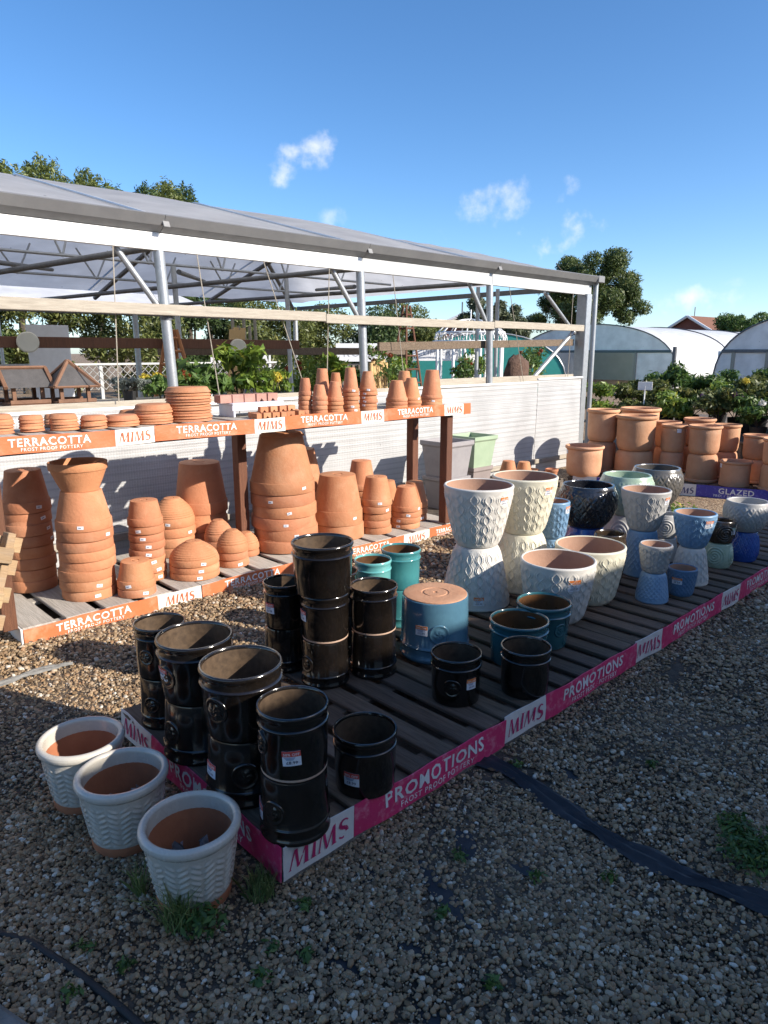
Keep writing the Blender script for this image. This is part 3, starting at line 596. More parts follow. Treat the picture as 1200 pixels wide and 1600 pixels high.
def prof_roll(R_,rb,h):
    o=[(0,0),(rb-.01,0),(rb,.005),(rb+(R_*.92-rb)*.45,h*.06),(rb+(R_*.92-rb)*.8,h*.17),(R_*.905,h*.34),(R_*.915,h*.70),(R_*.92,h*.86),(R_*.90,h*.885),(R_*.97,h*.90),(R_*1.0,h*.925),(R_*1.01,h*.95),(R_*.995,h*.98),(R_*.96,h),(R_*.91,h*.995),(R_*.86,h*.97)]
    return o,[(R_*.86,h*.97),(R_*.80,h*.85),(rb*.85,.05*h),(0,.04*h)]
# relief patterns: (theta, z, h) -> radial offset
def rel_wave(cols,rows,amp):
    def f(t,z,h):
        x=abs((t*cols/(2*PI))%1-.5); zz=z/h
        if zz<.03 or zz>.93: return 0
        q=.25*abs(math.cos(PI*rows*zz)); k=min(1,(zz-.03)*14,(.93-zz)*14)
        w=math.exp(-((x-q)/.042)**2)+.75*math.exp(-((x-q-.15)/.038)**2)
        return amp*min(1,w)*k
    return f
def rel_scale(cols,rows,amp):
    def f(t,z,h):
        zz=z/h
        if zz<.05 or zz>.9: return 0
        v=zz*rows; r=math.floor(v); fv=v-r; u=(t*cols/(2*PI)+(.5 if r%2 else 0))%1-.5
        d=abs(u)*2; e=fv-(1-d)*.0; q=fv+d*.9
        return amp*(1-abs(q%1-.5)*1.6)*min(1,(zz-.05)*10,(.9-zz)*10)
    return f
def rel_weave(cols,rows,amp):
    def f(t,z,h):
        zz=z/h
        if zz<.04 or zz>.9: return 0
        u=t*cols/(2*PI); v=zz*rows; a=.5+.5*math.cos(2*PI*(u+v*.5)); b=.5+.5*math.cos(2*PI*(u-v*.5)); return amp*max(a,b)**3*min(1,(zz-.04)*12,(.9-zz)*12)
    return f
def rel_leaf(cols,rows,amp):
    def f(t,z,h):
        zz=z/h
        if zz<.14 or zz>.78: return 0
        u=(t*cols/(2*PI))%1; s=1 if u<.5 else -1; x=abs((u%.5)-.25)*4   # 0 centre of half column
        lx=(u%.5)*2; v=zz*rows-(lx if s>0 else 1-lx)*.9
        fv=v%1-.5; wdt=.36*math.sin(PI*min(1,max(0,(lx-.06)/.88)))**.75+.001 if .06<lx<.94 else .001
        body=max(0,1-(abs(fv)/wdt)**2); vein=.35*math.exp(-(fv/.05)**2)
        return amp*(body-vein*body)*min(1,(zz-.14)*16,(.78-zz)*16)
    return f
def rel_swirl(cols,amp):
    def f(t,z,h):
        u=(t*cols/(2*PI))%1-.5; v=(z/h-.5)*1.1; r=math.hypot(u,v); 
        if r>.42 or not .1<z/h<.88: return 0
        return amp*(.5+.5*math.cos(2*PI*r*8.5+math.atan2(v,u)))
    return f
_pm={}
def potmesh(key,fn,m,im,relief=None,seg=56,relseg=330):
    if key in _pm: return _pm[key]
    o,i=fn(); h=o[-1][1]
    hm=max(p[1] for p in o)
    if relief:
        seg=relseg; zz=[p for p in o]; dense=[]
        for a,b in zip(o,o[1:]):
            n=max(1,int(abs(b[1]-a[1])/(hm/84))); dense+=[(a[0]+(b[0]-a[0])*k/n,a[1]+(b[1]-a[1])*k/n) for k in range(n)]
        dense.append(o[-1]); top=max(range(len(dense)),key=lambda k:dense[k][1])
        d=lambda t,z,i_: relief(t,z,hm) if i_<=top else 0
        om=lathe(dense,seg,m,d,60)
    else: om=lathe(o,seg,m)
    im_=lathe(i,40,im); rf=lerp_prof([p for p in o if p[1]<=hm*.97 and p[0]>.01][:]) ; _pm[key]=(om,im_,rf,hm); return _pm[key]
def wrapVF(V2,rf,zc,ang,off,flip=False):
    out=[]
    for v in V2:
        x,y=v[0],v[1]; hh=v[2] if len(v)>2 else 0
        if flip: x,y=-x,-y
        z=zc+y; r=rf(z)+off+hh; a=ang+x/rf(zc); out.append((r*math.cos(a),r*math.sin(a),z))
    return out
def patch2(w,h,n=6):
    V=[];F=[]
    for i in range(n+1):
        for j in (0,1): V.append((-w/2+w*i/n,-h/2+h*j,0))
    for i in range(n): F.append((2*i,2*i+2,2*i+3,2*i+1))
    m=len(V); V+=[(x,y,-.0012) for x,y,_ in V]
    F+=[tuple(m+q for q in f[::-1]) for f in F]
    for i in range(n): F.append((2*i,m+2*i,m+2*i+2,2*i+2)); F.append((2*i+1,2*i+3,m+2*i+3,m+2*i+1))
    F+=[(0,1,m+1,m),(2*n,m+2*n,m+2*n+1,2*n+1)]
    return V,F
def tag(pot,rf,zc,ang,w=.055,h=.048,price='£8.99',head='50% OFF',hc=None,flip=False,tilt=0):
    """sale label stuck on the side of a pot: paper (part) > header and print (sub-parts)"""
    V,F=patch2(w,h); c,s=math.cos(tilt),math.sin(tilt); rot=lambda L:[(v[0]*c-v[1]*s,v[0]*s+v[1]*c,*(v[2:])) for v in L]
    pl=ob('price_label',mesh('label',wrapVF(rot(V),rf,zc,ang,.003,flip),F,PAPER),pot)
    V,F=patch2(w,h*.36); V=[(x,y+h*.32,z) for x,y,z in V]; ob('header',mesh('header',wrapVF(rot(V),rf,zc,ang,.0036,flip),F,hc or INKR),pl)
    def put(sx,mt,x0,y0,sz,mw):
        V2,F2,wd=text2d(sx,.01,1.05); k=min(sz,mw/wd); ob('lettering',mesh('lettering',wrapVF(rot([((x-wd/2)*k+x0,y*k+y0) for x,y in V2]),rf,zc,ang,.0042,flip),F2,mt),pl)
    put(head,INKW,0,h*.21,h*.22,w*.86); put(price,INKK,-.0*w,-h*.36,h*.30,w*.6)
    for k in range(3):
        V,F=patch2(w*(.6-.1*k),h*.03,2); V=[(x-w*.1,y+h*(.08-.07*k),z) for x,y,z in V]; ob('print_line',mesh('line',wrapVF(rot(V),rf,zc,ang,.0042,flip),F,INKB),pl)
def sticker(pot,rf,zc,ang,w=.034,h=.018,tilt=0):
    V,F=patch2(w,h,3); c,s=math.cos(tilt),math.sin(tilt); V=[(x*c-y*s,x*s+y*c,z) for x,y,z in V]
    pl=ob('price_label',mesh('label',wrapVF(V,rf,zc,ang,.0015),F,PAPER),pot)
    V,F=patch2(w*.45,h*.30,2); V=[((x+w*.08)*c-y*s,(x+w*.08)*s+y*c,z) for x,y,z in V]; ob('print_line',mesh('line',wrapVF(V,rf,zc,ang,.0024),F,INKB),pl)
def emblem(pot,rf,zc,ang,r,m,flip=False):
    """round moulded crest: raised ring and lumpy centre"""
    V=[(0,0,.004)];F=[];rings=[(.12,.0045),(.25,.002),(.38,.0045),(.5,.002),(.62,.0012),(.74,.001),(.82,.0034),(.90,.004),(.98,.0028),(1.0,-.003)];n=28
    for q,(k,hh) in enumerate(rings):
        for j in range(n):
            a=2*PI*j/n; hv=hh+(.0025*math.sin(3*a+q)*math.cos(2*a) if q<5 else 0); V.append((r*k*math.cos(a),r*k*math.sin(a),hv))
    for j in range(n): F.append((0,1+j,1+(j+1)%n))
    for q in range(len(rings)-1):
        for j in range(n): a=1+q*n; F.append((a+j,a+n+j,a+n+(j+1)%n,a+(j+1)%n))
    ob('emblem',mesh('emblem',wrapVF(V,rf,zc,ang,0,flip),F,m,True),pot)
CAMA=lambda x,y: math.atan2(-y,-x)      # direction from a pot towards the viewer's side of the yard
def place(name,key,fn,m,im,x,y,z,label,cat='plant pot',group=None,relief=None,inv=False,rot=None,inner=True):
    om,im_,rf,h=potmesh(key,fn,m,im,relief)
    a=random.uniform(0,6.28) if rot is None else rot
    o=ob(name,om,None,None,(x,y,z+(h if inv else 0)),(PI if inv else 0,0,a),label,cat,group)
    if inner: ob('interior',im_,o)
    o['_a']=a; del o['_a']
    return o,rf,h,a
def ang_for(o_rot,x,y,deg,inv):
    """local angle of the side that is turned deg to the right of the line to the camera"""
    w=CAMA(x,y)+R(deg)
    return (-(w)+o_rot) if inv else (w-o_rot)
def fix_inv(o,a): o.rotation_euler=(PI,0,a)
# NB: Euler XYZ: local -> rotate about X by pi, then about Z by a: a local angle t ends up at a - t
B1=lambda: prof_black(.111,.103,.212); B2=lambda: prof_black(.138,.122,.232); B0=lambda: prof_black(.100,.093,.212); BC=lambda: prof_black(.139,.121,.228)
def black(key,fn,x,y,z,label,inv=False,group='black glazed pots'):
    return place('glazed_pot',key,fn,BLK,BLKIN,x,y,z,label,group=group,inv=inv)
def ringon(o,rf,h,inv,r):   # unglazed foot ring on the base edge
    ob('foot_ring',lathe([(r-.012,.0),(r-.003,-.0015),(r+.0015,.002),(r+.002,.009),(r-.001,.0125)],40,RING),o)
Z=PZ+.001
def two(nm,key,fn,x,y,where,emb=None,tags=(),rot=0):
    lo,rf,h,a=black(key,fn,x,y,Z,f'upside-down lower black pot of the pair {where}',True)
    up,rf,h,b=black(key,fn,x+random.uniform(-.004,.004),y+random.uniform(-.004,.004),Z+h+.001,f'upright upper black pot of the pair {where}')
    if nm in 'FD': ringon(up,rf,h,False,rf(.004))
    for (which,deg,zf,price) in tags:
        o,rt,inv=(up,b,False) if which=='u' else (lo,a,True)
        tag(o,rf,h*zf,ang_for(rt,x,y,deg,inv),price=price,flip=inv,tilt=random.uniform(-.06,.06))
    for (which,deg,zf,er) in (emb or ()):
        o,rt,inv=(up,b,False) if which=='u' else (lo,a,True); emblem(o,rf,h*zf,ang_for(rt,x,y,deg,inv),er,BLK,inv)
    return up,lo
two('A','b0',B0,1.143,2.497,'at the far left corner of the pallet',[('u',-38,.45,.032),('l',-35,.5,.034)],[('u',12,.42,'£6.99')])
two('B','bc',BC,1.142,2.211,'second along the left end of the pallet',[('u',-55,.45,.045),('l',-55,.5,.045)],[('u',-62,.5,'£12.99')])
two('C','b2',B2,1.132,1.882,'third along the left end, widest rimmed',[('u',-42,.48,.047),('l',-2,.5,.047)],[('u',35,.50,'£12.99'),('l',-62,.5,'£12.99')])
two('D','b1',B1,1.130,1.600,'at the near corner of the magenta banner',[('l',-38,.5,.04),('u',-70,.5,.04)],[('u',-4,.40,'£8.99'),('l',-80,.6,'£8.99')])
o,rf,h,a=black('b1',B1,1.439,1.611,Z,'single black glazed pot beside the near corner stack'); tag(o,rf,h*.36,ang_for(a,1.439,1.611,-26,0),price='£8.99')
# three high stack
lo,rf,h,a=black('b1',B1,1.839,2.329,Z,'upside-down bottom black pot of the three high stack',True); emblem(lo,rf,h*.5,ang_for(a,1.839,2.329,-52,True),.04,BLK,True)
mi,rf,h,b=black('b1',B1,1.842,2.327,Z+h+.001,'middle black pot of the three high stack with pale foot ring'); tag(mi,rf,h*.55,ang_for(b,1.839,2.329,-66,0),price='£6.99'); ringon(mi,rf,h,0,rf(.004))
tp,rf2,h2,c=black('b2',B2,1.838,2.331,Z+2*h+.002,'wide black pot on top of the three high stack')
two('G','b0',B0,1.795,2.575,'behind the three high black stack on its left',(),[('u',-48,.48,'£6.99')])
two('F','b1',B1,2.062,2.246,'to the right of the three high black stack',(),())
two('G2','b0',B0,2.075,2.52,'hidden behind the three high stack on its right',(),())
I_,rf,h,a=black('b1',B1,2.140,1.803,Z,'single black glazed pot with an orange label on open slats'); tag(I_,rf,h*.5,ang_for(a,2.14,1.803,38,0),price='£8.99',hc=INKT,w=.046); emblem(I_,rf,h*.42,ang_for(a,2.14,1.803,-8,0),.04,BLK)
J_,rf,h,a=black('b1',B1,2.412,1.635,Z,'plain single black glazed pot close to the magenta banner')
# teal pots
KT=lambda: prof_black(.143,.131,.21); LT=lambda: prof_black(.139,.122,.225); T2=lambda: prof_black(.110,.101,.212); T1=lambda: prof_black(.098,.09,.212)
o,rf,h,a=place('glazed_pot','kt',KT,TEALD,TEALIN,2.655,1.846,Z,'deep teal glazed pot behind the plain black pot',group='teal glazed pots')
o,rf,h,a=place('glazed_pot','lt',LT,TEALD,TEALIN,2.916,1.882,Z,'deep teal glazed pot with a round crest beside the large white pot',group='teal glazed pots'); emblem(o,rf,h*.48,ang_for(a,2.916,1.882,42,0),.036,TEALD)
for (k,f,x,y,w,mt) in (('t2',T2,2.585,2.59,'behind the grey-blue drum pot',TEAL),('t1',T1,2.335,2.545,'right of the black stacks',AQUA)):
    o,rf,h,a=place('glazed_pot',k+'lo',f,TEAL,TEALIN,x,y,Z,f'upside-down lower teal glazed pot of the stack {w}',group='teal glazed pots',inv=True)
    o,rf,h,a=place('glazed_pot',k+mt.name,f,mt,TEALIN,x,y,Z+h+.001,f'upright {"aqua" if mt is AQUA else "teal"} glazed pot on top of the stack {w}',group='teal glazed pots')
UB=lambda: prof_black(.174,.164,.304)
o,rf,h,a=place('glazed_pot','ub',UB,BLUEG,TEALIN,2.431,2.194,Z,'large upside-down grey-blue drum pot showing its bare clay base',group='teal glazed pots',inv=True,inner=False)
ob('base',lathe([(.0,-.0012),(.011,-.0012),(.012,-.006),(.055,-.006),(.058,-.003),(.066,-.0028),(.069,-.0058),(.11,-.006),(.150,-.006),(.156,-.004),(.1575,.002)],48,TCP),o)
tag(o,rf,h*.45,ang_for(a,2.431,2.194,-22,True),price='£12.99',hc=INKT,flip=True,w=.06); emblem(o,rf,h*.5,ang_for(a,2.431,2.194,8,True),.05,BLUEG,True)
# white and cream wave pots
WV=rel_wave(15,6,.0062); WU=lambda: prof_taper(.204,.124,.358); WS=lambda: prof_taper(.208,.140,.345,cur=.62)
def wave(key,fn,m,x,y,z,label,inv=False,cols=None,im=INT,rel=None,group='wave patterned pots'): return place('patterned_pot',key,fn,m,im,x,y,z,label,group=group,relief=rel or WV,inv=inv)
for k,(mt,x,y,w) in {'w1':(WHT,3.144,2.511,'left of the two tall wave patterned stacks'),'w2':(CRM,3.590,2.503,'right of the two tall wave patterned stacks')}.items():
    lo,rf,h,a=wave('w'+mt.name,WU,mt,x,y,Z,f'upside-down lower pot in the {w}',True)
    if k=='w1': tag(lo,rf,h*.82,ang_for(a,x,y,6,True),price='£29.99',head='TREAT YOUR',hc=INKT,flip=True,w=.06)
    up,rf,h,b=wave('w'+mt.name,WU,mt,x,y,Z+h+.001,f'upright {"white" if k=="w1" else "cream"} upper pot in the {w}'); tag(up,rf,h*.80,ang_for(b,x,y,48,0),price='£29.99',head='TREAT YOUR',hc=INKT)
o,rf,h,a=wave('w3',WS,WHT,3.267,2.033,Z,'wide single white wave patterned pot behind the deep teal pots'); tag(o,rf,h*.72,ang_for(a,3.267,2.033,28,0),price='£29.99',head='TREAT YOUR',hc=INKT,w=.07,h=.065)
o,rf,h,a=wave('w4',WS,CRM,3.665,2.066,Z,'wide single cream wave patterned pot right of the white one')
GWp=lambda: prof_taper(.160,.092,.272); GLo=lambda: prof_taper(.112,.09,.312); BLp=lambda: prof_taper(.132,.078,.226); BLo=lambda: prof_taper(.117,.077,.24); SMp=lambda: prof_taper(.095,.068,.172,.012); SMl=lambda: prof_taper(.096,.068,.18,.012); SBp=lambda: prof_taper(.088,.068,.176,.012)
w8=rel_wave(13,5,.005); wv=rel_weave(20,12,.003)
o,rf,h,a=wave('glo',GLo,LBL,4.369,2.085,Z,'upside-down light blue pot under the grey wave pot',True,rel=wv); o,rf,h,a=wave('gw',GWp,GRY,4.369,2.085,Z+h+.001,'pale grey wave patterned pot standing on a light blue one',rel=w8); tag(o,rf,h*.78,ang_for(a,4.369,2.085,62,0),price='£12.99',head='SPECIAL',hc=INKT,w=.05)
o,rf,h,a=wave('blo',BLo,WHT,4.441,1.780,Z,'upside-down white pot under the blue wave pot',True,rel=w8); o,rf,h,a=wave('bl',BLp,LBL,4.441,1.780,Z+h+.001,'light blue wave patterned pot standing on a white one',rel=w8); tag(o,rf,h*.75,ang_for(a,4.441,1.78,45,0),price='£12.99',head='SPECIAL',hc=INKT,w=.06)
o,rf,h,a=wave('sml',SMl,LBL,3.935,1.787,Z,'small upside-down light blue pot under the little grey pot',True,rel=wv); wave('sm',SMp,GRY,3.935,1.787,Z+h+.001,'little grey wave patterned pot standing on a small light blue one',rel=w8)
o,rf,h,a=wave('sb',SBp,MBL,4.159,1.710,Z,'small dusky blue pot with an orange label standing on the slats',rel=wv); tag(o,rf,h*.6,ang_for(a,4.159,1.71,-18,0),price='£6.99',head='SPECIAL',hc=INKT,w=.06,h=.04)
LBp=lambda: prof_taper(.104,.078,.25)
o,rf,h,a=wave('lbl',LBp,LBL,3.955,2.515,Z,'upside-down light blue pot behind the cream stack',True,rel=wv); o,rf,h,a=wave('lb',LBp,LBL,3.955,2.515,Z+h+.001,'light blue wave patterned pot behind the cream stack',rel=w8); tag(o,rf,h*.8,ang_for(a,3.955,2.515,62,0),price='£12.99',head='SPECIAL',hc=INKT,w=.05)
Np=lambda: prof_bulge(.103,.08,.34,.098)
o,rf,h,a=place('patterned_pot','n',Np,BRN,BRN,4.016,2.130,Z,'tall dark crackled pot behind the cream bowl shaped pot',relief=rel_weave(26,16,.003)); tag(o,rf,h*.3,ang_for(a,4.0,2.1,35,0),price='£12.99',head='SPECIAL',w=.04)
BKp=lambda: prof_bulge(.200,.13,.295,.178); BKl=lambda: prof_bulge(.150,.12,.27,.13); sc=rel_scale(20,6,.007)
for k,(mt,lm,x,y,n) in {'bk':(NAVY,COBT,4.335,2.490,'blue-black'),'gr':(SAGE,GRY,4.905,2.50,'sage green'),'pw':(PEWT,NAVY,5.40,2.50,'pewter brown')}.items():
    o,rf,h,a=place('patterned_pot','l'+k,BKl,lm,lm,x,y,Z,f'upside-down pot beneath the {n} scale patterned pot',inv=True,relief=rel_swirl(5,.004),group='scale patterned pots')
    o,rf,h,a=place('patterned_pot',k,BKp,mt,mt,x,y,Z+h+.001,f'round {n} pot with raised scales on top of its stack',relief=sc,group='scale patterned pots')
GSp=lambda: prof_bulge(.095,.075,.17,.085); BRl=lambda: prof_bulge(.095,.082,.172,.085); BRp=lambda: prof_bulge(.096,.08,.158,.088)
o,rf,h,a=place('patterned_pot','gsl',BRl,GRY,GRY,4.80,2.13,Z,'upside-down grey pot under the swirl patterned one',inv=True); place('patterned_pot','gs',GSp,GRY,GRY,4.80,2.13,Z+h+.001,'small grey pot with round swirls behind the light blue pot',relief=rel_swirl(4,.005))
o,rf,h,a=place('patterned_pot','brl',BRl,SAGE,SAGE,4.942,1.798,Z,'small upside-down sage green pot with swirls under the brown one',inv=True,relief=rel_swirl(4,.005)); o,rf,h,a=place('patterned_pot','br',BRp,BRN,BRN,4.942,1.798,Z+h+.001,'small dark brown pot with a round eye motif',relief=rel_swirl(4,.005)); tag(o,rf,h*.6,ang_for(a,4.942,1.798,58,0),price='£6.99',head='SPECIAL',hc=SAGE,w=.04)
GYp=lambda: prof_bulge(.150,.10,.215,.14); CBl=lambda: prof_bulge(.108,.088,.216,.098)
o,rf,h,a=place('patterned_pot','cbl',CBl,COBT,COBT,5.238,1.742,Z,'cobalt blue upside-down pot near the far end of the pallet',inv=True,relief=rel_scale(22,7,.004)); place('patterned_pot','gy',GYp,GRY,GRY,5.238,1.742,Z+h+.001,'round grey pot with raised scales standing on the cobalt blue pot',relief=rel_scale(18,5,.006))
# three leaf-relief pots on the gravel
QP=lambda: ([(0,0),(.100,0),(.106,.003),(.108,.012),(.1095,.034),(.1105,.036),(.128,.150),(.134,.205),(.1345,.212),(.140,.217),(.147,.224),(.149,.234),(.147,.244),(.140,.250),(.131,.250),(.125,.244),(.124,.236)],[(.124,.236),(.122,.20)])
for k,(x,y,w) in enumerate(((.765,2.389,'farthest'),(.782,2.082,'middle'),(.824,1.701,'nearest'))):
    o,rf,h,a=place('leaf_pot','q',QP,QGL,QGL,x,y,.008,f'{w} of the three pale pots with moulded leaves on the gravel',group='leaf patterned pots',relief=rel_leaf(11,12,.0042))
    ob('base_band',lathe([(.101,.0008),(.1085,.003),(.1105,.012),(.1118,.033),(.1105,.036)],48,INTQ),o)
    ob('clay_lining',lathe([(.122,.2005),(.112,.10),(.098,.018),(0,.016)],48,INTQ),o)
    if k:
        for q in range(2): 
            t=random.uniform(0,6); me=bpy.data.meshes.new('wrapper'); V=[];F=[]
            for i in range(7):
                for j in range(7): V.append((.045*(i/6-.5)*2*.8+random.uniform(-.007,.007),.018*math.sin(i*2.1+j)+random.uniform(-.010,.010),.125*j/6+random.uniform(-.01,.01)))
            for i in range(6):
                for j in range(6): F.append((i*7+j,i*7+7+j,i*7+8+j,i*7+j+1))
            me=mesh('wrapper',V,F,mat('crumpled_film%d%d'%(k,q),(.42,.40,.40),(.20,.19,.19),25,.15,.5,40)); dx,dy=(.045,-.015) if q else (-.035,.03)
            ob('plastic_wrapper',me,None,None,(x+dx,y+dy,.036),(.15,0,PI+.8*q),f'crumpled clear plastic wrapper on the {"left" if not q else "right"} inside the {w} leaf pot','wrapper')
# ---------------------------------------------------------------- terracotta stacks
GT='terracotta pots in nested stacks'
def nest(x,y,zb,R_,rb,h,band,sp,n,where,ribs=0,stick=(),name='terracotta_pot',cat='plant pot',mt=TC,lean=(0,0),word='pot'):
    key=('tc',R_,rb,h,band,ribs)
    if key not in _pm:
        o=prof_tc(R_,rb,h,band,ribs); _pm[key]=lathe(o,52 if R_>.09 else 36,mt)
    rf=lambda z: R_+.0008 if z>h-band else rb+(R_-rb)*z/h
    for k in range(n):
        if n==1: lab=f'upside-down terracotta {word} {where}'
        else: lab=f'{ORD[k] if k<n-1 else "topmost"} terracotta {word} in the upturned stack {where}'
        a=random.uniform(0,6.28); xx=x+lean[0]*k+random.uniform(-.005,.005)*(R_/.12); yy=y+lean[1]*k+random.uniform(-.005,.005)
        o=ob(name,_pm[key],None,None,(xx,yy,zb+.001+k*sp+h),(PI+random.uniform(-.014,.014),random.uniform(-.014,.014),a),lab,cat,GT)
        if stick is not None and k in dict(stick): sticker(o,rf,h-band*.5,ang_for(a,xx,yy,dict(stick)[k],True),w=.036 if R_>.1 else .026,h=.02 if R_>.1 else .014,tilt=random.uniform(-.2,.2))
    return zb+.001+(n-1)*sp+h
Z0=TZ
nest(1.336,4.746,Z0,.142,.106,.262,.070,.0735,8,'at the far left end of the lower stand',stick={7:28,6:38,5:55,4:64})
t=nest(1.545,4.352,Z0,.166,.120,.236,.060,.0625,8,'under the wide bowl near the left end',stick={7:-8,6:50,1:22,0:14})
om=lathe(prof_tc(.170,.110,.178,.048),52,TC); ob('terracotta_bowl',om,None,None,(1.545,4.352,t+.001),(0,0,1),'wide upright terracotta bowl on top of the second tall stack','plant pot',GT)
nest(1.966,4.405,Z0,.115,.088,.164,.050,.054,8,'of medium pots right of the bowl topped stack',stick={6:-28,5:-12,4:2,3:5,2:18,1:32,0:38})
nest(1.770,4.160,Z0,.117,.087,.165,.050,.052,2,'low at the front edge left of centre',stick={1:-25,0:25})
nest(2.383,4.849,Z0,.160,.062,.205,.060,.075,4,'of large ribbed bowls at the back',ribs=9,stick={3:-15,2:45,1:50},word='ribbed bowl')
nest(2.225,4.250,Z0,.168,.055,.150,.040,.045,3,'of wide ribbed bowls at the front edge',ribs=8,stick={2:20,1:14,0:10},word='ribbed bowl')
nest(2.545,4.275,Z0,.113,.042,.150,.048,.055,3,'right of the wide ribbed bowls',ribs=6,stick={0:25},word='small bowl')
nest(2.640,4.630,Z0,.110,.042,.150,.045,.052,3,'at the back beside the big pot',ribs=6,word='small bowl',stick=None)
nest(2.760,4.430,Z0,.096,.040,.125,.04,.05,2,'of tiny bowls against the biggest stack',ribs=5,word='small bowl',stick=None)
nest(2.62,4.90,Z0,.213,.160,.355,.09,.10,4,'at the back behind the ribbed bowls',stick=None) if False else nest(2.68,4.95,Z0,.205,.155,.39,.09,.135,3,'at the back behind the ribbed bowls',stick=None)
t=nest(3.112,4.420,Z0,.250,.166,.425,.088,.0905,6,'that is the biggest, near the shelf leg',stick={5:40,4:-22,3:8,2:4,1:18})
ob('terracotta_saucer',lathe(prof_saucer(.172,.03),44,TC),None,None,(3.112,4.42,t+.031),(PI,0,0),'terracotta saucer turned over on the biggest stack','saucer',GT)
nest(3.60,4.86,Z0,.19,.13,.36,.09,.11,4,'half hidden behind the biggest stack',stick=None)
nest(3.632,4.375,Z0,.206,.148,.402,.118,.122,2,'of two large pots right of the biggest stack',stick={1:42})
nest(4.10,4.62,Z0,.128,.088,.26,.055,.06,6,'at the back behind the medium stacks',stick=None)
nest(3.945,4.260,Z0,.133,.090,.24,.056,.060,5,'of five medium pots at the front',stick={4:12,3:48})
nest(4.31,4.52,Z0,.115,.08,.20,.05,.055,4,'just showing behind the front medium stacks',stick=None)
nest(4.265,4.215,Z0,.128,.078,.212,.046,.050,4,'of pots in front of the last brown leg',stick={2:8,1:-30,0:-30,3:60})
nest(4.52,4.36,Z0,.122,.076,.232,.055,.060,3,'at the right end of the lower stand',stick={1:20,0:40})
# upper shelf: saucers
def saucers(x,y,R_,n,sp,h,where):
    key=('s',R_,h)
    if key not in _pm: _pm[key]=lathe(prof_saucer(R_,h),40,TC)
    for k in range(n):
        ob('terracotta_saucer',_pm[key],None,None,(x+random.uniform(-.004,.004),y+random.uniform(-.004,.004),SZ+.003+k*sp+h),(PI+random.uniform(-.02,.02),random.uniform(-.02,.02),random.uniform(0,6)),f'{ORD[k] if k<n-1 else "topmost"} upturned terracotta saucer in the stack {where}','saucer','terracotta saucers on the shelf')
saucers(1.145,4.36,.070,6,.0165,.026,'at the far left of the shelf')
saucers(1.312,4.37,.068,5,.0165,.026,'second from the left on the shelf')
saucers(1.50,4.55,.060,4,.0165,.026,'behind the second and third saucer stacks')
saucers(1.478,4.32,.081,5,.0165,.028,'third from the left on the shelf')
saucers(1.640,4.29,.078,4,.0165,.028,'fourth from the left on the shelf')
saucers(1.832,4.33,.106,3,.0165,.034,'low and wide left of the grey gap')
saucers(1.99,4.56,.072,4,.0165,.026,'half hidden behind the low wide saucers')
saucers(2.053,4.35,.122,6,.0165,.040,'left of the tallest saucer stack')
saucers(2.320,4.37,.152,11,.0185,.038,'that is tallest with the broadest saucers')
# upper shelf: small pots
def up(x,y,R_,rb,top,n,where,stick=(),bandf=.27):
    sp=.030 if R_>.06 else .034; h=top-SZ-(n-1)*sp; nest(x,y,SZ+.001,R_,rb,h,sp-.002,sp,n,where,stick=stick)
up(3.190,4.215,.052,.033,1.414,5,'of slim pots leftmost on the shelf',stick=None)
up(3.263,4.135,.060,.036,1.366,4,'of little pots in front of the slim ones',stick=None)
up(3.40,4.125,.066,.036,1.386,4,'of little pots third along the shelf edge',stick=None)
up(3.500,4.40,.066,.040,1.475,5,'behind the little pots with one label',stick={3:25})
up(3.655,4.42,.056,.034,1.44,5,'half hidden behind the little pots',stick=None)
up(3.565,4.13,.066,.037,1.486,6,'of tall pots before the right row gap',stick={5:20,1:10,0:30})
up(3.748,4.135,.073,.038,1.455,6,'just left of the gap on the shelf',stick={5:5,4:-25,3:-25,2:-25,1:-25})
up(4.055,4.120,.090,.049,1.377,3,'just right of the gap on the shelf',stick=None)
up(4.240,4.130,.084,.042,1.393,3,'amid the right hand trio on the shelf',stick={2:50})
up(4.44,4.42,.082,.045,1.44,4,'behind the right hand trio on the shelf',stick=None)
up(4.515,4.155,.095,.055,1.452,3,'at the right end of the shelf',stick={1:10})
# pot feet: pinkish blocks on a white tray, and a heap of small clay feet in front
PINK=mat('pinkish_clay',(.46,.25,.20),(.38,.20,.16),12,.8,.3,60,var=.1); TRAY=FLAT('white_tray_plastic',(.66,.67,.74),.4)
tb=empty('white_tray',(2.845,4.42,SZ+.002),'white upturned tray carrying the pinkish clay pot feet on the shelf','tray')
box('top',tb,TRAY,(0,0,.092),(.44,.22,.014),.004); box('front',tb,TRAY,(0,-.1,.064),(.44,.012,.042),.003)
for s in (-.2,.2): box('end',tb,TRAY,(s,0,.042),(.016,.2,.084),.003)
def foot(L,w,h):
    V=[];F=[]; pr=[(-.5,0),(-.5,1),(.5,1),(.5,0),(.22,0),(.0,.42),(-.22,0)]
    for y in (-w/2,w/2): V+=[(a*L,y,b*h) for a,b in pr]
    n=len(pr); F=[(i,(i+1)%n,n+(i+1)%n,n+i) for i in range(n)]+[tuple(range(n))[::-1],tuple(range(n,2*n))]
    return mesh('foot',V,F)
fm=foot(.085,.09,.055); fm.materials.append(PINK)
for i,x in enumerate((-.17,-.085,.0,.085,.17)): ob('pot_foot',fm,None,None,(2.80+x*1.16,4.40,SZ+.1022),(0,0,PI/2 if i<3 else 0),f'{ORD[i].replace("lowest","leftmost")} pinkish clay pot foot in the row on the white tray','pot foot','pinkish clay feet on the tray')
fs=foot(.062,.04,.036); fs.materials.append(TC); q=0
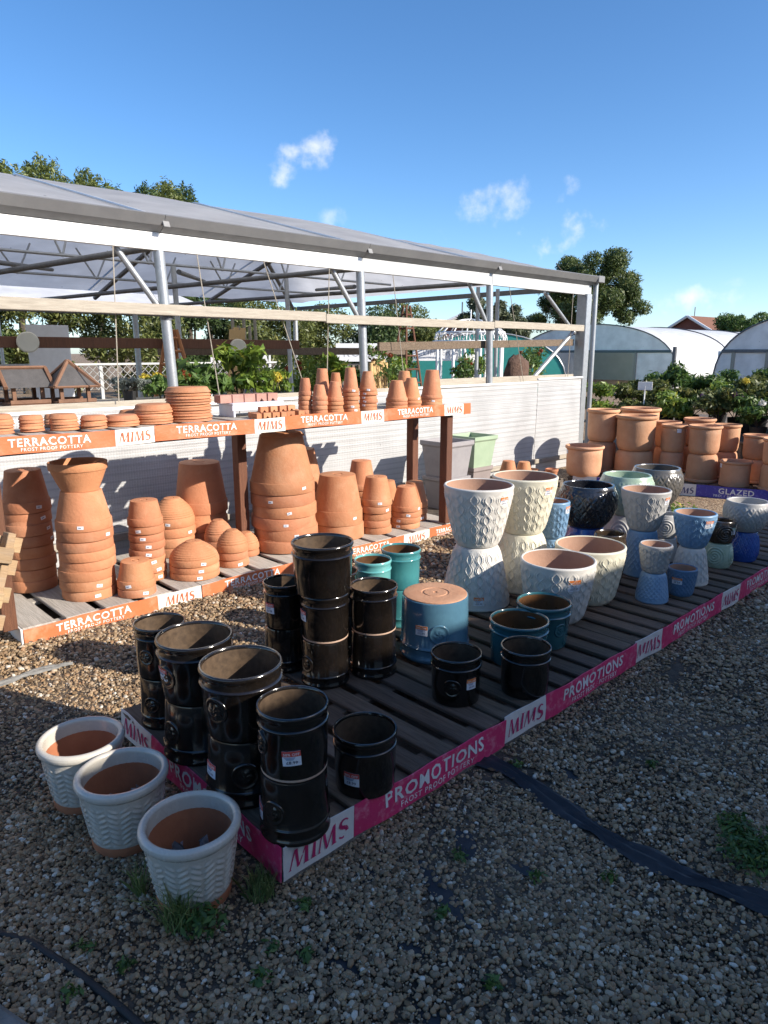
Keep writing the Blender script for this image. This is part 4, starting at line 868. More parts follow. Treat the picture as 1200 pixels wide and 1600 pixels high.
for r_,y in enumerate((4.12,4.18,4.24)):
    for c in range(6):
        x=2.70+c*.071+r_*.02+random.uniform(-.006,.006)
        ob('pot_foot',fs,None,None,(x,y+random.uniform(-.006,.006),SZ+.004),(0,0,random.uniform(-.25,.25)+(PI/2 if (c+r_)%3==0 else 0)),f'{ORD[c].replace("lowest","leftmost")} little clay pot foot in the {["front","middle","back"][r_]} row before the white tray','pot foot','small clay feet on the shelf')
for c in range(4): ob('pot_foot',fs,None,None,(2.78+c*.078,4.165,SZ+.0425),(0,0,random.uniform(-.3,.3)),f'{ORD[c].replace("lowest","leftmost")} little clay pot foot lying on top of the heap','pot foot','small clay feet on the shelf')
# ---------------------------------------------------------------- pale terracotta on the violet pallet
GG='pale terracotta pots on the right'; gz=.1215
def roll(x,y,z,R_,rb,h,label,inv=False,tagdeg=None):
    k=('r',R_,rb,h); o,rf,hh,a=place('rolled_rim_pot',k,lambda: prof_roll(R_,rb,h),TCP,TCP,x,y,z,label,group=GG,inv=inv)
    if tagdeg is not None:
        V,F=patch2(.05,.045,3); ob('price_label',mesh('label',wrapVF(V,rf,hh*.80,ang_for(a,x,y,tagdeg,inv),.004),F,PAPER),o)
    return z+hh+.001
roll(7.62,4.46,gz,.232,.175,.375,'single rolled rim terracotta pot at the left end of the violet pallet',tagdeg=-70)
def roll2(x,y,R_,rb,h,w,tg=None,h2=None):
    t=roll(x,y,gz,R_,rb,h2 or h,f'upside-down lower terracotta pot in the pair {w}',True); roll(x,y,t,R_,rb,h,f'upright upper terracotta pot in the pair {w}',tagdeg=tg)
roll2(8.08,4.50,.200,.150,.40,'farthest left behind the single pot',h2=.385)
roll2(8.12,4.07,.245,.185,.425,'of broad tall pots second from the left',h2=.31)
roll2(8.70,4.32,.255,.19,.42,'of broad pots standing behind the second pair',h2=.36)
roll2(8.62,3.90,.16,.125,.32,'half hidden between the tall and the medium pairs')
roll2(8.28,3.67,.150,.118,.325,'with a white label right of the tall pots',tg=25,h2=.315)
roll2(8.30,3.31,.186,.140,.33,'at the front centre of the violet pallet',h2=.325)
roll2(8.88,3.62,.19,.15,.345,'whose rim shows behind the front centre pair',h2=.335)
roll2(8.72,3.22,.155,.12,.325,'behind and right of the front centre pair',h2=.32)
roll(8.28,2.925,gz,.172,.160,.285,'single straight sided terracotta pot above the violet lettering',tagdeg=-70)
roll2(8.66,2.86,.150,.118,.28,'behind the single straight sided pot',h2=.275)
roll2(8.35,2.52,.17,.13,.285,'at the right edge of the picture',h2=.28)
roll2(8.75,2.48,.165,.125,.29,'behind the right edge pair',h2=.29)
# ---------------------------------------------------------------- square planters and bits by the curtain
PGREY=mat('grey_planter_plastic',(.33,.31,.31),(.27,.255,.26),8,.55,.1,50); PGREEN=mat('sage_planter_plastic',(.36,.45,.31),(.30,.39,.26),8,.5,.1,50); PBR=mat('taupe_planter_plastic',(.30,.25,.23),(.25,.21,.195),8,.55,.1,50)
def planter(x,y,z,W_,h,m,label,rot=.0):
    V=[];F=[]; lv=[(.37,0),(.46,.86),(.475,.86),(.50,.90),(.50,1),(.45,1),(.44,.94),(.36,.06)]
    for s,t in lv:
        for a,b in ((-1,-1),(1,-1),(1,1),(-1,1)): V.append((a*s*W_,b*s*W_,t*h))
    for i in range(len(lv)-1):
        for j in range(4): F.append((i*4+j,i*4+(j+1)%4,i*4+4+(j+1)%4,i*4+4+j))
    F.append((3,2,1,0)); F.append(tuple(range(len(V)-4,len(V))))
    o=ob('square_planter',mesh('planter',V,F,m),None,None,(x,y,z),(0,0,rot),label,'planter','square planters by the curtain')
    ob('price_label',lathe([(0,.004),(.022,.004),(.024,0)],16,PAPER),o,None,(.05*W_/.3,-.46*W_*.86,h*.48),(PI/2+.10,0,0)); return z+h
t=planter(5.44,4.78,.004,.36,.34,PGREY,'lower grey square planter in the nearer planter stack'); planter(5.44,4.78,t+.001-.03,.40,.40,PGREY,'upper grey square planter in the nearer planter stack')
t=planter(6.06,4.95,.004,.34,.36,PBR,'lower taupe square planter beneath the green one'); planter(6.06,4.95,t+.001-.03,.40,.37,PGREEN,'sage green square planter on top of the taupe one')
planter(5.98,4.50,.10,.34,.09,PBR,'shallow dark brown tray lying beside the planters')
box('low_crate',None,GWOOD,(5.98,4.50,.05),(.4,.36,.096),.006,label='low grey wooden block under the shallow brown tray',cat='block')
e=pallet('slatted_staging',(6.35,4.55,0),0,1.05,.75,.11,.055,.05,GWOOD,'low grey slatted staging in front of the curtain','staging by the curtain',71)
nest(6.62,4.86,.111,.098,.068,.135,.035,.04,4,'left on the low staging by the curtain',stick=None); nest(6.93,4.86,.111,.095,.066,.13,.035,.04,3,'second on the low staging by the curtain',stick=None)
def upright(x,y,z,R_,rb,h,label): ob('terracotta_pot',lathe(prof_tc(R_,rb,h,h*.25),36,TC),None,None,(x,y,z),(0,0,1),label,'plant pot',GT)
upright(7.17,4.62,.112,.078,.055,.125,'little upright terracotta pot at the right of the low staging'); upright(7.02,4.66,.112,.06,.045,.10,'tiny upright terracotta pot beside it on the low staging'); 
for k in range(4): ob('terracotta_saucer',lathe(prof_saucer(.11,.028),36,TC),None,None,(7.2,4.95,.112+.0165*k),(0,0,0),f'{ORD[k]} terracotta saucer in the small pile on the low staging','saucer',GT)
# ---------------------------------------------------------------- foliage
def leafcloud(blobs,n,size,aspect=1.8,shell=.6,up=.2,fold=True):
    """blobs: list of (centre, radii); returns quads (n,4,3)"""
    B=len(blobs); c=np.array([b[0] for b in blobs],float); r=np.array([b[1] for b in blobs],float)
    w=np.prod(r,axis=1)**.67; idx=rng.choice(B,n,p=w/w.sum())
    d=rng.normal(size=(n,3)); d/=np.linalg.norm(d,axis=1)[:,None]
    rad=(shell+(1-shell)*rng.random(n))[:,None]*(.85+.3*rng.random(n))[:,None]
    p=c[idx]+d*r[idx]*rad
    nrm=d*.6+rng.normal(size=(n,3))*.7+[0,0,up]; nrm/=np.linalg.norm(nrm,axis=1)[:,None]
    t=np.cross(nrm,rng.normal(size=(n,3))); t/=np.linalg.norm(t,axis=1)[:,None]; b=np.cross(nrm,t)
    s=(size*(.6+.8*rng.random(n)))[:,None]; L=t*s*aspect; Wd=b*s*.62
    V=np.stack([p-L*.5,p+Wd*.5-L*.05+nrm*s*.12,p+L*.5,p-Wd*.5-L*.05+nrm*s*.12],axis=1)
    return V
G_OAK=leafmat('oak_leaves',(.035,.06,.014),(.13,.17,.045),(.20,.20,.07)); G_CON=leafmat('conifer_sprays',(.03,.06,.02),(.11,.16,.05)); G_CONY=leafmat('yellow_green_sprays',(.075,.11,.025),(.21,.24,.07))
G_HED=leafmat('hedge_leaves',(.05,.075,.018),(.18,.20,.055),(.26,.24,.07)); G_WIL=leafmat('willow_leaves',(.05,.065,.03),(.15,.17,.085)); G_LIM=leafmat('lime_leaves',(.09,.17,.025),(.24,.32,.05),(.55,.48,.06),.45,.35)
G_MID=leafmat('garden_leaves',(.035,.085,.016),(.13,.21,.045),(.22,.27,.08)); G_DRK=leafmat('dark_feathery_leaves',(.010,.018,.010),(.035,.045,.026)); G_GRY=leafmat('silver_leaves',(.12,.15,.13),(.26,.29,.26)); G_GRASS=leafmat('grass_blades',(.11,.18,.05),(.26,.32,.11),(.50,.43,.22))
BARK=mat('bark',(.09,.07,.05),(.05,.04,.03),12,.9,.6,20); F_PUR=leafmat('purple_petals',(.10,.03,.16),(.20,.06,.28)); F_PNK=leafmat('pink_petals',(.55,.06,.16),(.70,.18,.28)); F_RED=leafmat('rust_leaves',(.20,.03,.015),(.35,.09,.03)); F_WHT=leafmat('white_petals',(.6,.6,.55),(.75,.75,.7)); F_YEL=leafmat('yellow_petals',(.55,.42,.04),(.7,.6,.1))
def trunk(h,r,limbs,spread,seed):
    rr=random.Random(seed); parts=[]
    me=[]; 
    def add(pts,r0,tp):
        m=tubem(pts,r0,8,None,True,tp); parts.append(([v.co.copy() for v in m.vertices],[tuple(p.vertices) for p in m.polygons])); bpy.data.meshes.remove(m)
    add([(0,0,0),(.03*h*rr.uniform(-1,1),.03*h*rr.uniform(-1,1),h*.5),(0,0,h)],r,[1.15,.8,.35])
    for k in range(limbs):
        a=k*2.4+rr.random(); z0=h*rr.uniform(.35,.85); L=spread*rr.uniform(.6,1)
        add([(0,0,z0),(L*.5*math.cos(a),L*.5*math.sin(a),z0+L*.3),(L*math.cos(a),L*math.sin(a),z0+L*.75)],r*.4,[1,.6,.2])
    return join(parts,BARK)
def tree(name,x,y,h,crown,n,size,lm,label,th,tr,limbs=6,spread=2,seed=0,aspect=1.8,group=None,z0=0,shell=.55):
    e=empty(name,(x,y,z0),label,'tree',group)
    ob('trunk',trunk(th,tr,limbs,spread,seed),e); ob('crown',qmesh('crown',leafcloud(crown,n,size,aspect,shell),4,lm),e); return e
def blobs(cx,cy,cz,rx,ry,rz,k,br,seed):
    rr=random.Random(seed); out=[]
    for i in range(k):
        while True:
            u,v,w=[rr.uniform(-1,1) for _ in range(3)]
            if u*u+v*v+w*w<1: break
        s=br*rr.uniform(.6,1.25); out.append(((cx+u*rx,cy+v*ry,cz+w*rz),(s,s,s*.8)))
    return out
# big rounded tree beyond the polytunnel
tree('broadleaf_tree',46.2,28.0,9.4,blobs(0,0,5.9,3.5,3.5,2.9,60,.85,5)+blobs(-2.4,3.8,3.6,1.9,2.4,.7,16,.7,6)+blobs(1.2,-2.8,5.0,1.2,1.6,1.2,10,.6,8),76000,.115,G_OAK,'big rounded dark green tree behind the white polytunnel',6.5,.35,10,3,5,shell=.45)
tree('broadleaf_tree',64,22.5,5,blobs(0,0,3.9,2.6,2.6,1.3,16,.9,9),14000,.13,G_MID,'low green tree at the right edge beside the house roof',3,.2,6,1.5,6)
tree('broadleaf_tree',37,28.5,6,blobs(0,0,3.6,2.0,2.0,1.6,18,.6,12),9000,.13,G_WIL,'airy grey-green tree seen through the greenhouse frame',4,.15,8,1.8,7,aspect=2.6)
# conifers above the roof on the left
CT=[(9.0,30,8.45,2.0),(10.5,30.5,8.95,2.1),(12.1,30,8.65,2.0),(13.5,31,8.4,1.5),(14.7,30.5,8.5,1.6),(15.9,31,8.95,1.7),(17.0,31.5,9.1,1.6),(7.4,29.5,8.5,2.1),(18.3,31.5,7.7,1.3)]
CN=['second','third','fourth','fifth','sixth','seventh','eighth','leftmost','rightmost']
for i,(x,y,h,w) in enumerate(CT):
    rr=random.Random(i); cr=[]; h-=.22; w*=1.75
    for k in range(64):
        t=k/64; a=k*2.4; rad=w*(1-t)**.65*rr.uniform(.5,.95); s_=.22+.34*(1-t)*rr.random(); cr.append(((rad*math.cos(a),rad*math.sin(a),h*(.50+.49*t)),(s_,s_,.40+.35*rr.random())))
    tree('conifer_tree',x,y,h,cr,17000,.085,G_CONY if i in (0,1,2,5,7) else G_CON,f'{CN[i]} of the conifers rising above the greenhouse roof',h*.95,.14,6,.9,i,2.2,'conifers behind the roof',shell=.5)
# hedge trees behind the greenhouse
HX=[(4.5,23),(7.5,23.5),(10.2,22.6),(12.8,23.3),(15.4,22.5),(18.2,23.2),(20.6,22.4),(23.2,23)]
HN=['leftmost','second','third','fourth','fifth','sixth','seventh','rightmost']
for i,(x,y) in enumerate(HX): tree('hedge_tree',x,y,3.4,blobs(0,0,1.9,1.7,1.1,1.4+.25*(i%3),22,.62,30+i),12000,.09,G_HED if i%3 else G_CON,f'{HN[i]} of the bushy hedge trees seen beneath the greenhouse roof',2.4,.1,5,1,40+i,group='hedge trees behind the greenhouse')
# ---------------------------------------------------------------- polytunnels
def tunnel(x,y0,y1,zr,L,label,windows,z0=.0):
    e=empty('polytunnel',(x,(y0+y1)/2,0),label,'polytunnel'); w=(y1-y0)/2; n=28
    arc=[(w*math.cos(PI*i/n),zr*math.sin(PI*i/n)**.62) for i in range(n+1)]
    V=[];F=[];m=14
    for k in range(m+1):
        for (yy,zz) in arc: V.append((L*k/m,yy,zz*(1-.012*abs(math.sin(k*PI/2+.4)))))
    for k in range(m):
        for i in range(n): a=k*(n+1)+i; F.append((a,a+n+1,a+n+2,a+1))
    ob('cover_film',mesh('cover',V,F,WFILM,True),e)
    for k in range(0,m+1,2): tube('hoop',e,DSTEEL,[(L*k/m-.02,yy*1.004,zz*1.004) for yy,zz in arc],.03,6)
    # end wall: film above the lintel, open windows below with posts
    zt=zr*.56
    up=[(yy,zz) for yy,zz in arc if zz>=zt]
    V=[(0.01,yy,zz) for yy,zz in up]; V.append((.01,up[-1][0],zt)); V.insert(0,(.01,up[0][0],zt)); ob('end_film',mesh('end',V,[tuple(range(len(V)))],WFILM),e)
    box('lintel',e,DSTEEL,(-.02,0,zt),(.08,2*w*.93,.12),.01)
    wl=w*.92
    for a,b in windows: 
        V=[(.012,a*w,0),(.012,b*w,0),(.012,b*w,zt),(.012,a*w,zt)]; ob('end_film',mesh('end',V,[(0,1,2,3)],WFILM),e)
    for yy in (-.55,-.05,.45,.8): box('end_post',e,RAILW,(-.02,yy*w,zt/2),(.08,.12,zt),.01)
    V=[(6,-w*.9,.05),(6,w*.9,.05),(6,w*.9,zt),(6,-w*.9,zt)]; ob('inner_screen',mesh('scr',V,[(0,1,2,3)],mat('teal_inner_screen',(.36,.46,.43),(.42,.52,.49),2,.7)),e)
    return e
tunnel(32,14.3,23.4,2.95,46,'long white polytunnel with open windows in its end wall',[(-.97,-.56)])
tunnel(27.5,4.2,10.9,2.95,30,'second white polytunnel at the right edge of the picture',[(-.97,.97)])
# netting, roofs and house far behind
TEALN=mat('green_shade_netting',(.02,.22,.19),(.03,.28,.24),6,.7,.2,40); BROOF=mat('brown_tile_roof',(.20,.09,.05),(.15,.065,.04),3,.85,.3,20,stretch=(1,1,6)); BRICK=mat('red_brick_wall',(.20,.075,.05),(.15,.055,.04),6,.9,.3,20)
e=empty('shade_tunnel',(22.6,17.9,0),'green netting tunnel behind the white gazebo','tunnel',None,(0,0,R(40))); n=20; V=[];F=[]
for x in (0,6):
    for i in range(n+1): V.append((x,3.2*math.cos(PI*i/n),2.35*math.sin(PI*i/n)**.7))
for i in range(n): F.append((i,i+1,n+2+i,n+1+i))
ob('net_cover',mesh('net',V,F,TEALN,True),e); ob('net_end',mesh('net',V[:n+1],[tuple(range(n+1))],TEALN),e)
for x in (0,3,6): tube('hoop',e,STEEL,[(x-.01,3.22*math.cos(PI*i/n),2.37*math.sin(PI*i/n)**.7) for i in range(n+1)],.03,6)
def house(x,y,Lx,Ly,hw,hr,label,rot):
    e=empty('house',(x,y,0),label,'house',None,(0,0,rot)); box('wall',e,BRICK,(0,0,hw/2),(Lx,Ly,hw),.0)
    V=[(-Lx/2-.4,-Ly/2-.3,hw),(Lx/2+.4,-Ly/2-.3,hw),(Lx/2+.4,Ly/2+.3,hw),(-Lx/2-.4,Ly/2+.3,hw),(-Lx/2-.4,0,hw+hr),(Lx/2+.4,0,hw+hr)]
    ob('roof',mesh('roof',V,[(0,1,5,4),(2,3,4,5),(0,3,2,1)],BROOF),e)
    ob('gable',mesh('gable',[(-Lx/2-.05,-Ly/2,hw-.1),(-Lx/2-.05,Ly/2,hw-.1),(-Lx/2-.05,0,hw+hr*.93)],[(0,2,1)],BRICK),e)
    for s in (-1,1): tube('barge_board',e,WSTEEL,[(-Lx/2-.45,s*(Ly/2+.3),hw-.05),(-Lx/2-.45,0,hw+hr-.05)],.14,6)
    for k in range(2): w=box('window',e,DSTEEL,(-Lx/2-.03,-1.5+3*k,hw*.55),(.08,1.1,1.2),.01); box('frame',w,WSTEEL,(-.03,0,0),(.04,.06,1.1),.005)
    box('chimney',e,BRICK,(Lx*.02,0,hw+hr+.2),(.7,.5,1.0),.01) if False else None
    tube('aerial',e,DSTEEL,[(-Lx/2+1.0,0,hw+hr-.1),(-Lx/2+1.0,0,hw+hr+.9)],.05,6); return e
house(80,32.0,11.5,7,3.1,2.2,'brick house with brown tiled roof rising behind the polytunnels',R(-4))
house(46,39,16,7,2.6,1.7,'low brown roofed building seen through the greenhouse',R(40))
# ---------------------------------------------------------------- gazebo and statue
def gazebo():
    e=empty('garden_gazebo',(16.9,14,0),'white wire garden gazebo with scrolled dome','gazebo'); n=8; r=1.03
    for k in range(n):
        a=2*PI*k/n+.2; c,s=math.cos(a),math.sin(a)
        tube('post',e,WSTEEL,[(r*c,r*s,0),(r*c,r*s,1.85)],.045,8)
    for k in range(16):
        a=2*PI*k/16+.2; c,s=math.cos(a),math.sin(a); tube('dome_rib',e,WSTEEL,[(r*1.08*math.cos(q)*c,r*1.08*math.cos(q)*s,1.9+.68*math.sin(q)) for q in np.linspace(0,PI/2,8)],.018,6)
        ap=a+PI/16; tube('scroll',e,WSTEEL,[((r*1.02+.0)*math.cos(ap+.13*math.cos(q)),(r*1.02)*math.sin(ap+.13*math.cos(q)),2.03+.13*math.sin(q)) for q in np.linspace(0,2*PI,13)],.016,5)
    for zz,rr_ in ((1.87,1.09),(1.93,1.10),(2.19,1.0)): tube('ring',e,WSTEEL,[(r*rr_*math.cos(q),r*rr_*math.sin(q),zz) for q in np.linspace(0,2*PI,33)],.022,6)
    tube('finial',e,WSTEEL,[(0,0,2.55),(0,0,2.86)],.02,6)
gazebo()
def skinned(V,E,rad,m):
    me=bpy.data.meshes.new('figure'); me.from_pydata(V,E,[]); o=bpy.data.objects.new('tmp',me); COL.objects.link(o)
    o.modifiers.new('s','SKIN'); o.modifiers.new('d','SUBSURF').levels=2; 
    for i,r in enumerate(rad): me.skin_vertices[0].data[i].radius=(r,r)
    me.skin_vertices[0].data[0].use_root=True
    out=bpy.data.meshes.new_from_object(o.evaluated_get(bpy.context.evaluated_depsgraph_get())); bpy.data.objects.remove(o); out.polygons.foreach_set('use_smooth',[True]*len(out.polygons)); out.materials.append(m); return out
STAT=mat('white_cast_stone',(.72,.71,.68),(.60,.59,.56),8,.8,.3,40)
e=empty('garden_statue',(15.2,12.6,0),'white stone statue of a bent figure inside the gazebo','statue')
ob('figure',skinned([(0,0,.95),(0,.0,1.18),(.03,-.05,1.42),(.06,-.10,1.56),(.07,-.13,1.68),(.22,.02,1.40),(.36,.08,1.22),(.30,.05,1.0),(-.18,-.05,1.40),(-.34,-.12,1.50),(-.36,-.1,1.72),(.0,.0,.62),(.0,.02,.30)],[(0,1),(1,2),(2,3),(3,4),(2,5),(5,6),(6,7),(2,8),(8,9),(9,10),(0,11),(11,12)],[.16,.14,.17,.07,.11,.07,.055,.045,.07,.055,.045,.17,.2],STAT),e); box('plinth',e,STAT,(0,0,.15),(.5,.5,.3),.02)
# ---------------------------------------------------------------- things inside the greenhouse
BTR=mat('bird_table_felt',(.085,.08,.08),(.06,.057,.057),14,.9,.3,80); BTW=mat('bird_table_wood',(.20,.10,.055),(.13,.065,.038),10,.75,.4,30)
def birdtable(x,y,label,hip):
    e=empty('bird_table',(x,y,1.19),label,'bird table','bird tables on the ledge'); w,d=.175,.17
    box('tray',e,BTW,(0,0,.012),(w*1.7,d*1.7,.024),.003)
    for s in (-1,1): box('tray_edge',e,BTW,(0,s*d*.85,.035),(w*1.7,.018,.03),.002)
    for a in (-1,1):
        for b in (-1,1): box('post',e,BTW,(a*w*.6,b*d*.6,.085),(.028,.028,.12),.002)
    zt,ze=.345,.145
    if hip:
        V=[(-w,-d,ze),(w,-d,ze),(w,d,ze),(-w,d,ze),(0,0,zt)]
        for k in range(4): ob('roof_panel',mesh('panel',[V[k],V[(k+1)%4],V[4]],[(0,1,2)],BTR),e); tube('hip_batten',e,BTW,[V[k],V[4]],.017,5); tube('eave_batten',e,BTW,[V[k],V[(k+1)%4]],.010,5)
    else:
        for s in (-1,1):
            ob('roof_panel',mesh('panel',[(-w,s*d,ze),(w,s*d,ze),(w,0,zt-.06),(-w,0,zt-.06)],[(0,1,2,3)],BTR),e)
            for q in (-1,1): tube('barge_batten',e,BTW,[(q*w,s*d,ze),(q*w,0,zt-.05)],.018,5)
        tube('ridge_batten',e,BTW,[(-w,0,zt-.05),(w,0,zt-.05)],.014,5)
birdtable(2.10,5.92,'bird table with a pyramid felt roof on the greenhouse ledge',True)
birdtable(1.78,6.02,'bird table with a flat fronted felt roof on the greenhouse ledge',False)
birdtable(1.38,6.05,'bird table cut by the left edge of the picture',False)
box('display_bench',None,LWOOD,(1.9,6.15,1.165),(2.6,.60,.04),.004,label='pale display bench behind the greenhouse ledge',cat='bench')
DISC=mat('pale_drum',(.62,.58,.47),(.54,.50,.40),6,.6)
for x,y,z,l in ((2.33,7.595,1.70,'pale round disc on the brown beam above the bird tables'),(4.73,7.595,1.66,'pale round disc hanging by the yellow green shrub')):
    o=ob('round_disc',lathe([(0,0),(.092,0),(.102,.008),(.102,.05),(.092,.058),(0,.058)],28,DISC),None,None,(x,y,z),(PI/2,0,R(-12)),l,'disc')
ORW=mat('orange_stained_wood',(.42,.17,.06),(.33,.13,.05),9,.75,.3,30); YW=mat('yellow_pine',(.60,.42,.20),(.50,.34,.16),9,.8,.3,30,stretch=(14,14,1))
def obelisk(x,y,z0,w,h,m,label):
    e=empty('wooden_obelisk',(x,y,z0),label,'obelisk'); 
    for a in (-1,1):
        for b in (-1,1): tube('upright',e,m,[(a*w,b*w,0),(a*w*.18,b*w*.18,h)],.022,6)
    for t in np.linspace(.15,.9,6):
        s=w*(1-.82*t)
        for q in range(4): c=[(-s,-s),(s,-s),(s,s),(-s,s)]; tube('slat',e,m,[(*c[q],h*t),(*c[(q+1)%4],h*t)],.017,5)
obelisk(3.83,7.5,.9,.2,.95,ORW,'orange wooden obelisk trellis behind the first steel post'); obelisk(10.1,10.0,.75,.24,1.75,BWOOD,'tall brown wooden obelisk in front of the hedge')
for k in range(4): box('timber_board',None,YW,(5.45+.09*k,9.0+.05*k,1.05),(.085,.03,1.75+.06*(k%2)),.004,(R(4),R(3),0),label=f'{ORD[k].replace("lowest","leftmost")} of the upright yellow pine boards in the greenhouse',cat='board',group='pine boards')
for k in range(7): tube('fence_stake',None,YW,[(8.6+.06*k+.02*(k%2),9.4+.05*(k%3),.05),(8.6+.06*k,9.4,1.42+.03*(k%3))],.04,8,label=f'{ORD[k].replace("lowest","leftmost")} of the round yellow stakes bundled upright',cat='stake',group='bundle of stakes')
for k in range(5): tube('fence_stake',None,RAILW,[(7.1+.12*k,11.4,.05),(7.05+.12*k,11.45,2.2-.12*(k%2))],.03,8,label=f'{ORD[k].replace("lowest","leftmost")} of the tall grey poles standing at the back',cat='pole',group='tall grey poles')
WSIGN=FLAT('white_sign_board',(.75,.76,.76))
for (x,y,z,tx,l) in ((9.8,15.6,1.62,'HEATHERS','white sign with grey capitals left of the pole cluster'),(13.9,15.6,1.60,'ROSES','white sign with grey capitals behind the black crate fence'),(17.0,15.5,1.60,'CLIMBERS','white sign with grey capitals right of the second steel post')):
    e=empty('plant_sign',(x,y,0),l,'sign',None,(0,0,R(-38))); box('board',e,WSIGN,(0,0,z),(1.5,.03,.52),.004); b=e.children[0]
    for s in (-.6,.6): tube('post',e,DSTEEL,[(s,.03,.02),(s,.03,z)],.03,8)
    V2,F2,w=text2d(tx,.0,1.2); k=min(.24,1.2/w); ob('lettering',mesh('lettering',[((a-w/2)*k,-.018,(c-.5)*k) for a,c in V2],F2,FLAT('grey_print'+tx,(.35,.37,.40))),b)
BPL=mat('black_plastic',(.015,.015,.016),(.02,.02,.022),8,.45)
e=empty('crate_fence',(8.9,10.6,0),'black slatted trolley among the greenhouse plants','trolley')
for k in range(9): box('slat',e,BPL if k<1 else GWOOD,(k*.16,0,1.05),(.06,.03,.62),.003)
for z in (.80,1.08,1.36): box('rail',e,BPL,(.64,.03,z),(1.45,.02,.05),.003)
for x in (.0,1.28): box('leg',e,BPL,(x,.03,.40),(.05,.05,.78),.003)
LATT=FLAT('weathered_white_paint',(.46,.47,.46))
e=empty('white_lattice_fence',(5,17.5,0),'white lattice fence running behind the greenhouse','fence')
for k in range(60):
    for s in (-1,1): tube('lattice_slat',e,LATT,[(k*.19-4,.01*s,.7),(k*.19-4+s*.6,.01*s,1.30)],.007,4)
box('top_rail',e,LATT,(1.5,0,1.32),(11.5,.05,.05),.003)
for x in (-4,-1,2,5,7): box('fence_post',e,LATT,(x,.04,.66),(.08,.06,1.32),.004)
# white inner wall panel of the back house and its white film slope
GRYP=FLAT('grey_wall_sheet',(.62,.63,.64))
e=empty('back_house',(0,13.2,0),'white film greenhouse bay behind the first one on the left','greenhouse')
V=[];F=[]
for i in range(9):
    for j in range(9): V.append((-6+13.5*i/8,-.6+6*j/8,2.36+1.05*math.sin(PI/2*j/8)+.05*math.sin(i*2)))
for i in range(8):
    for j in range(8): a=i*9+j; F.append((a,a+9,a+10,a+1))
ob('roof_film',mesh('rf',V,F,WFILM,True),e); box('wall_panel',e,GRYP,(5.6,3.6,1.1),(.9,.04,2.2),.004)
for x in (-3,0,3,5): tube('post',e,STEEL,[(x,5,0.02),(x,5,2.4)],.04,8)
# standing stone / dark woven screen
V=[];F=[];m,n=12,10
for i in range(m+1):
    for j in range(n):
        t=i/m; a=2*PI*j/n; w=(.36*(1-.35*t**3) if t<.98 else .1)*(1+.10*math.sin(5*a+i)); V.append((w*math.cos(a),w*.55*math.sin(a),.4+1.15*t+.03*math.sin(a*3)))
for i in range(m):
    for j in range(n): F.append((i*n+j,i*n+(j+1)%n,(i+1)*n+(j+1)%n,(i+1)*n+j))
F.append(tuple(range(m*n,(m+1)*n))); F.append(tuple(range(n))[::-1])
o=ob('stone_monolith',mesh('stone',V,F,mat('rough_brown_stone',(.13,.075,.05),(.07,.04,.028),9,.95,1,14,bdist=.04),True),None,None,(11.2,8.1,.0),None,'rough brown standing stone behind the white curtain wall','stone'); box('plinth',o,GWOOD,(0,0,.2),(.9,.6,.4),.01)
# ---------------------------------------------------------------- potted plants
PLP=mat('black_nursery_pot',(.014,.014,.015),(.02,.02,.021),8,.5)
def plant(x,y,z,r,h,n,size,lm,label,cat='plant',flower=None,group=None,pot=.11,aspect=1.8,seed=0,stems=5):
    rr=random.Random(seed+int(x*31)); e=empty('potted_plant',(x,y,z),label,cat,group); ph=pot*1.5
    ob('container',lathe([(0,0),(pot*.8,0),(pot,ph),(pot*.93,ph),(pot*.9,ph*.9),(0,ph*.88)],20,PLP),e)
    cr=[]; st=[]
    for k in range(stems*2):
        a=rr.uniform(0,6.28); q=r*rr.uniform(.2,.85); zz=ph+h*rr.uniform(.25,.95); cr.append(((q*math.cos(a),q*math.sin(a),zz),(r*.42,r*.42,h*.16))); 
        if k<stems+2:
            m=tubem([(0,0,ph*.8),(q*.5*math.cos(a),q*.5*math.sin(a),ph+(zz-ph)*.6),(q*math.cos(a),q*math.sin(a),zz)],.006,4); st.append(([v.co.copy() for v in m.vertices],[tuple(p.vertices) for p in m.polygons])); bpy.data.meshes.remove(m)
    ob('stems',join(st,BARK),e); ob('foliage',qmesh('foliage',leafcloud(cr,n,size,aspect,.3,.4),4,lm),e)
    if flower:
        for _ in range(flower[1]): ob('flower',qmesh('flower',leafcloud([((r*rr.uniform(-.6,.6),r*rr.uniform(-.6,.6),ph+h*rr.uniform(.75,1.0)),(.05,.05,.04))],110,.028,1.2,.5),4,flower[0]),e)
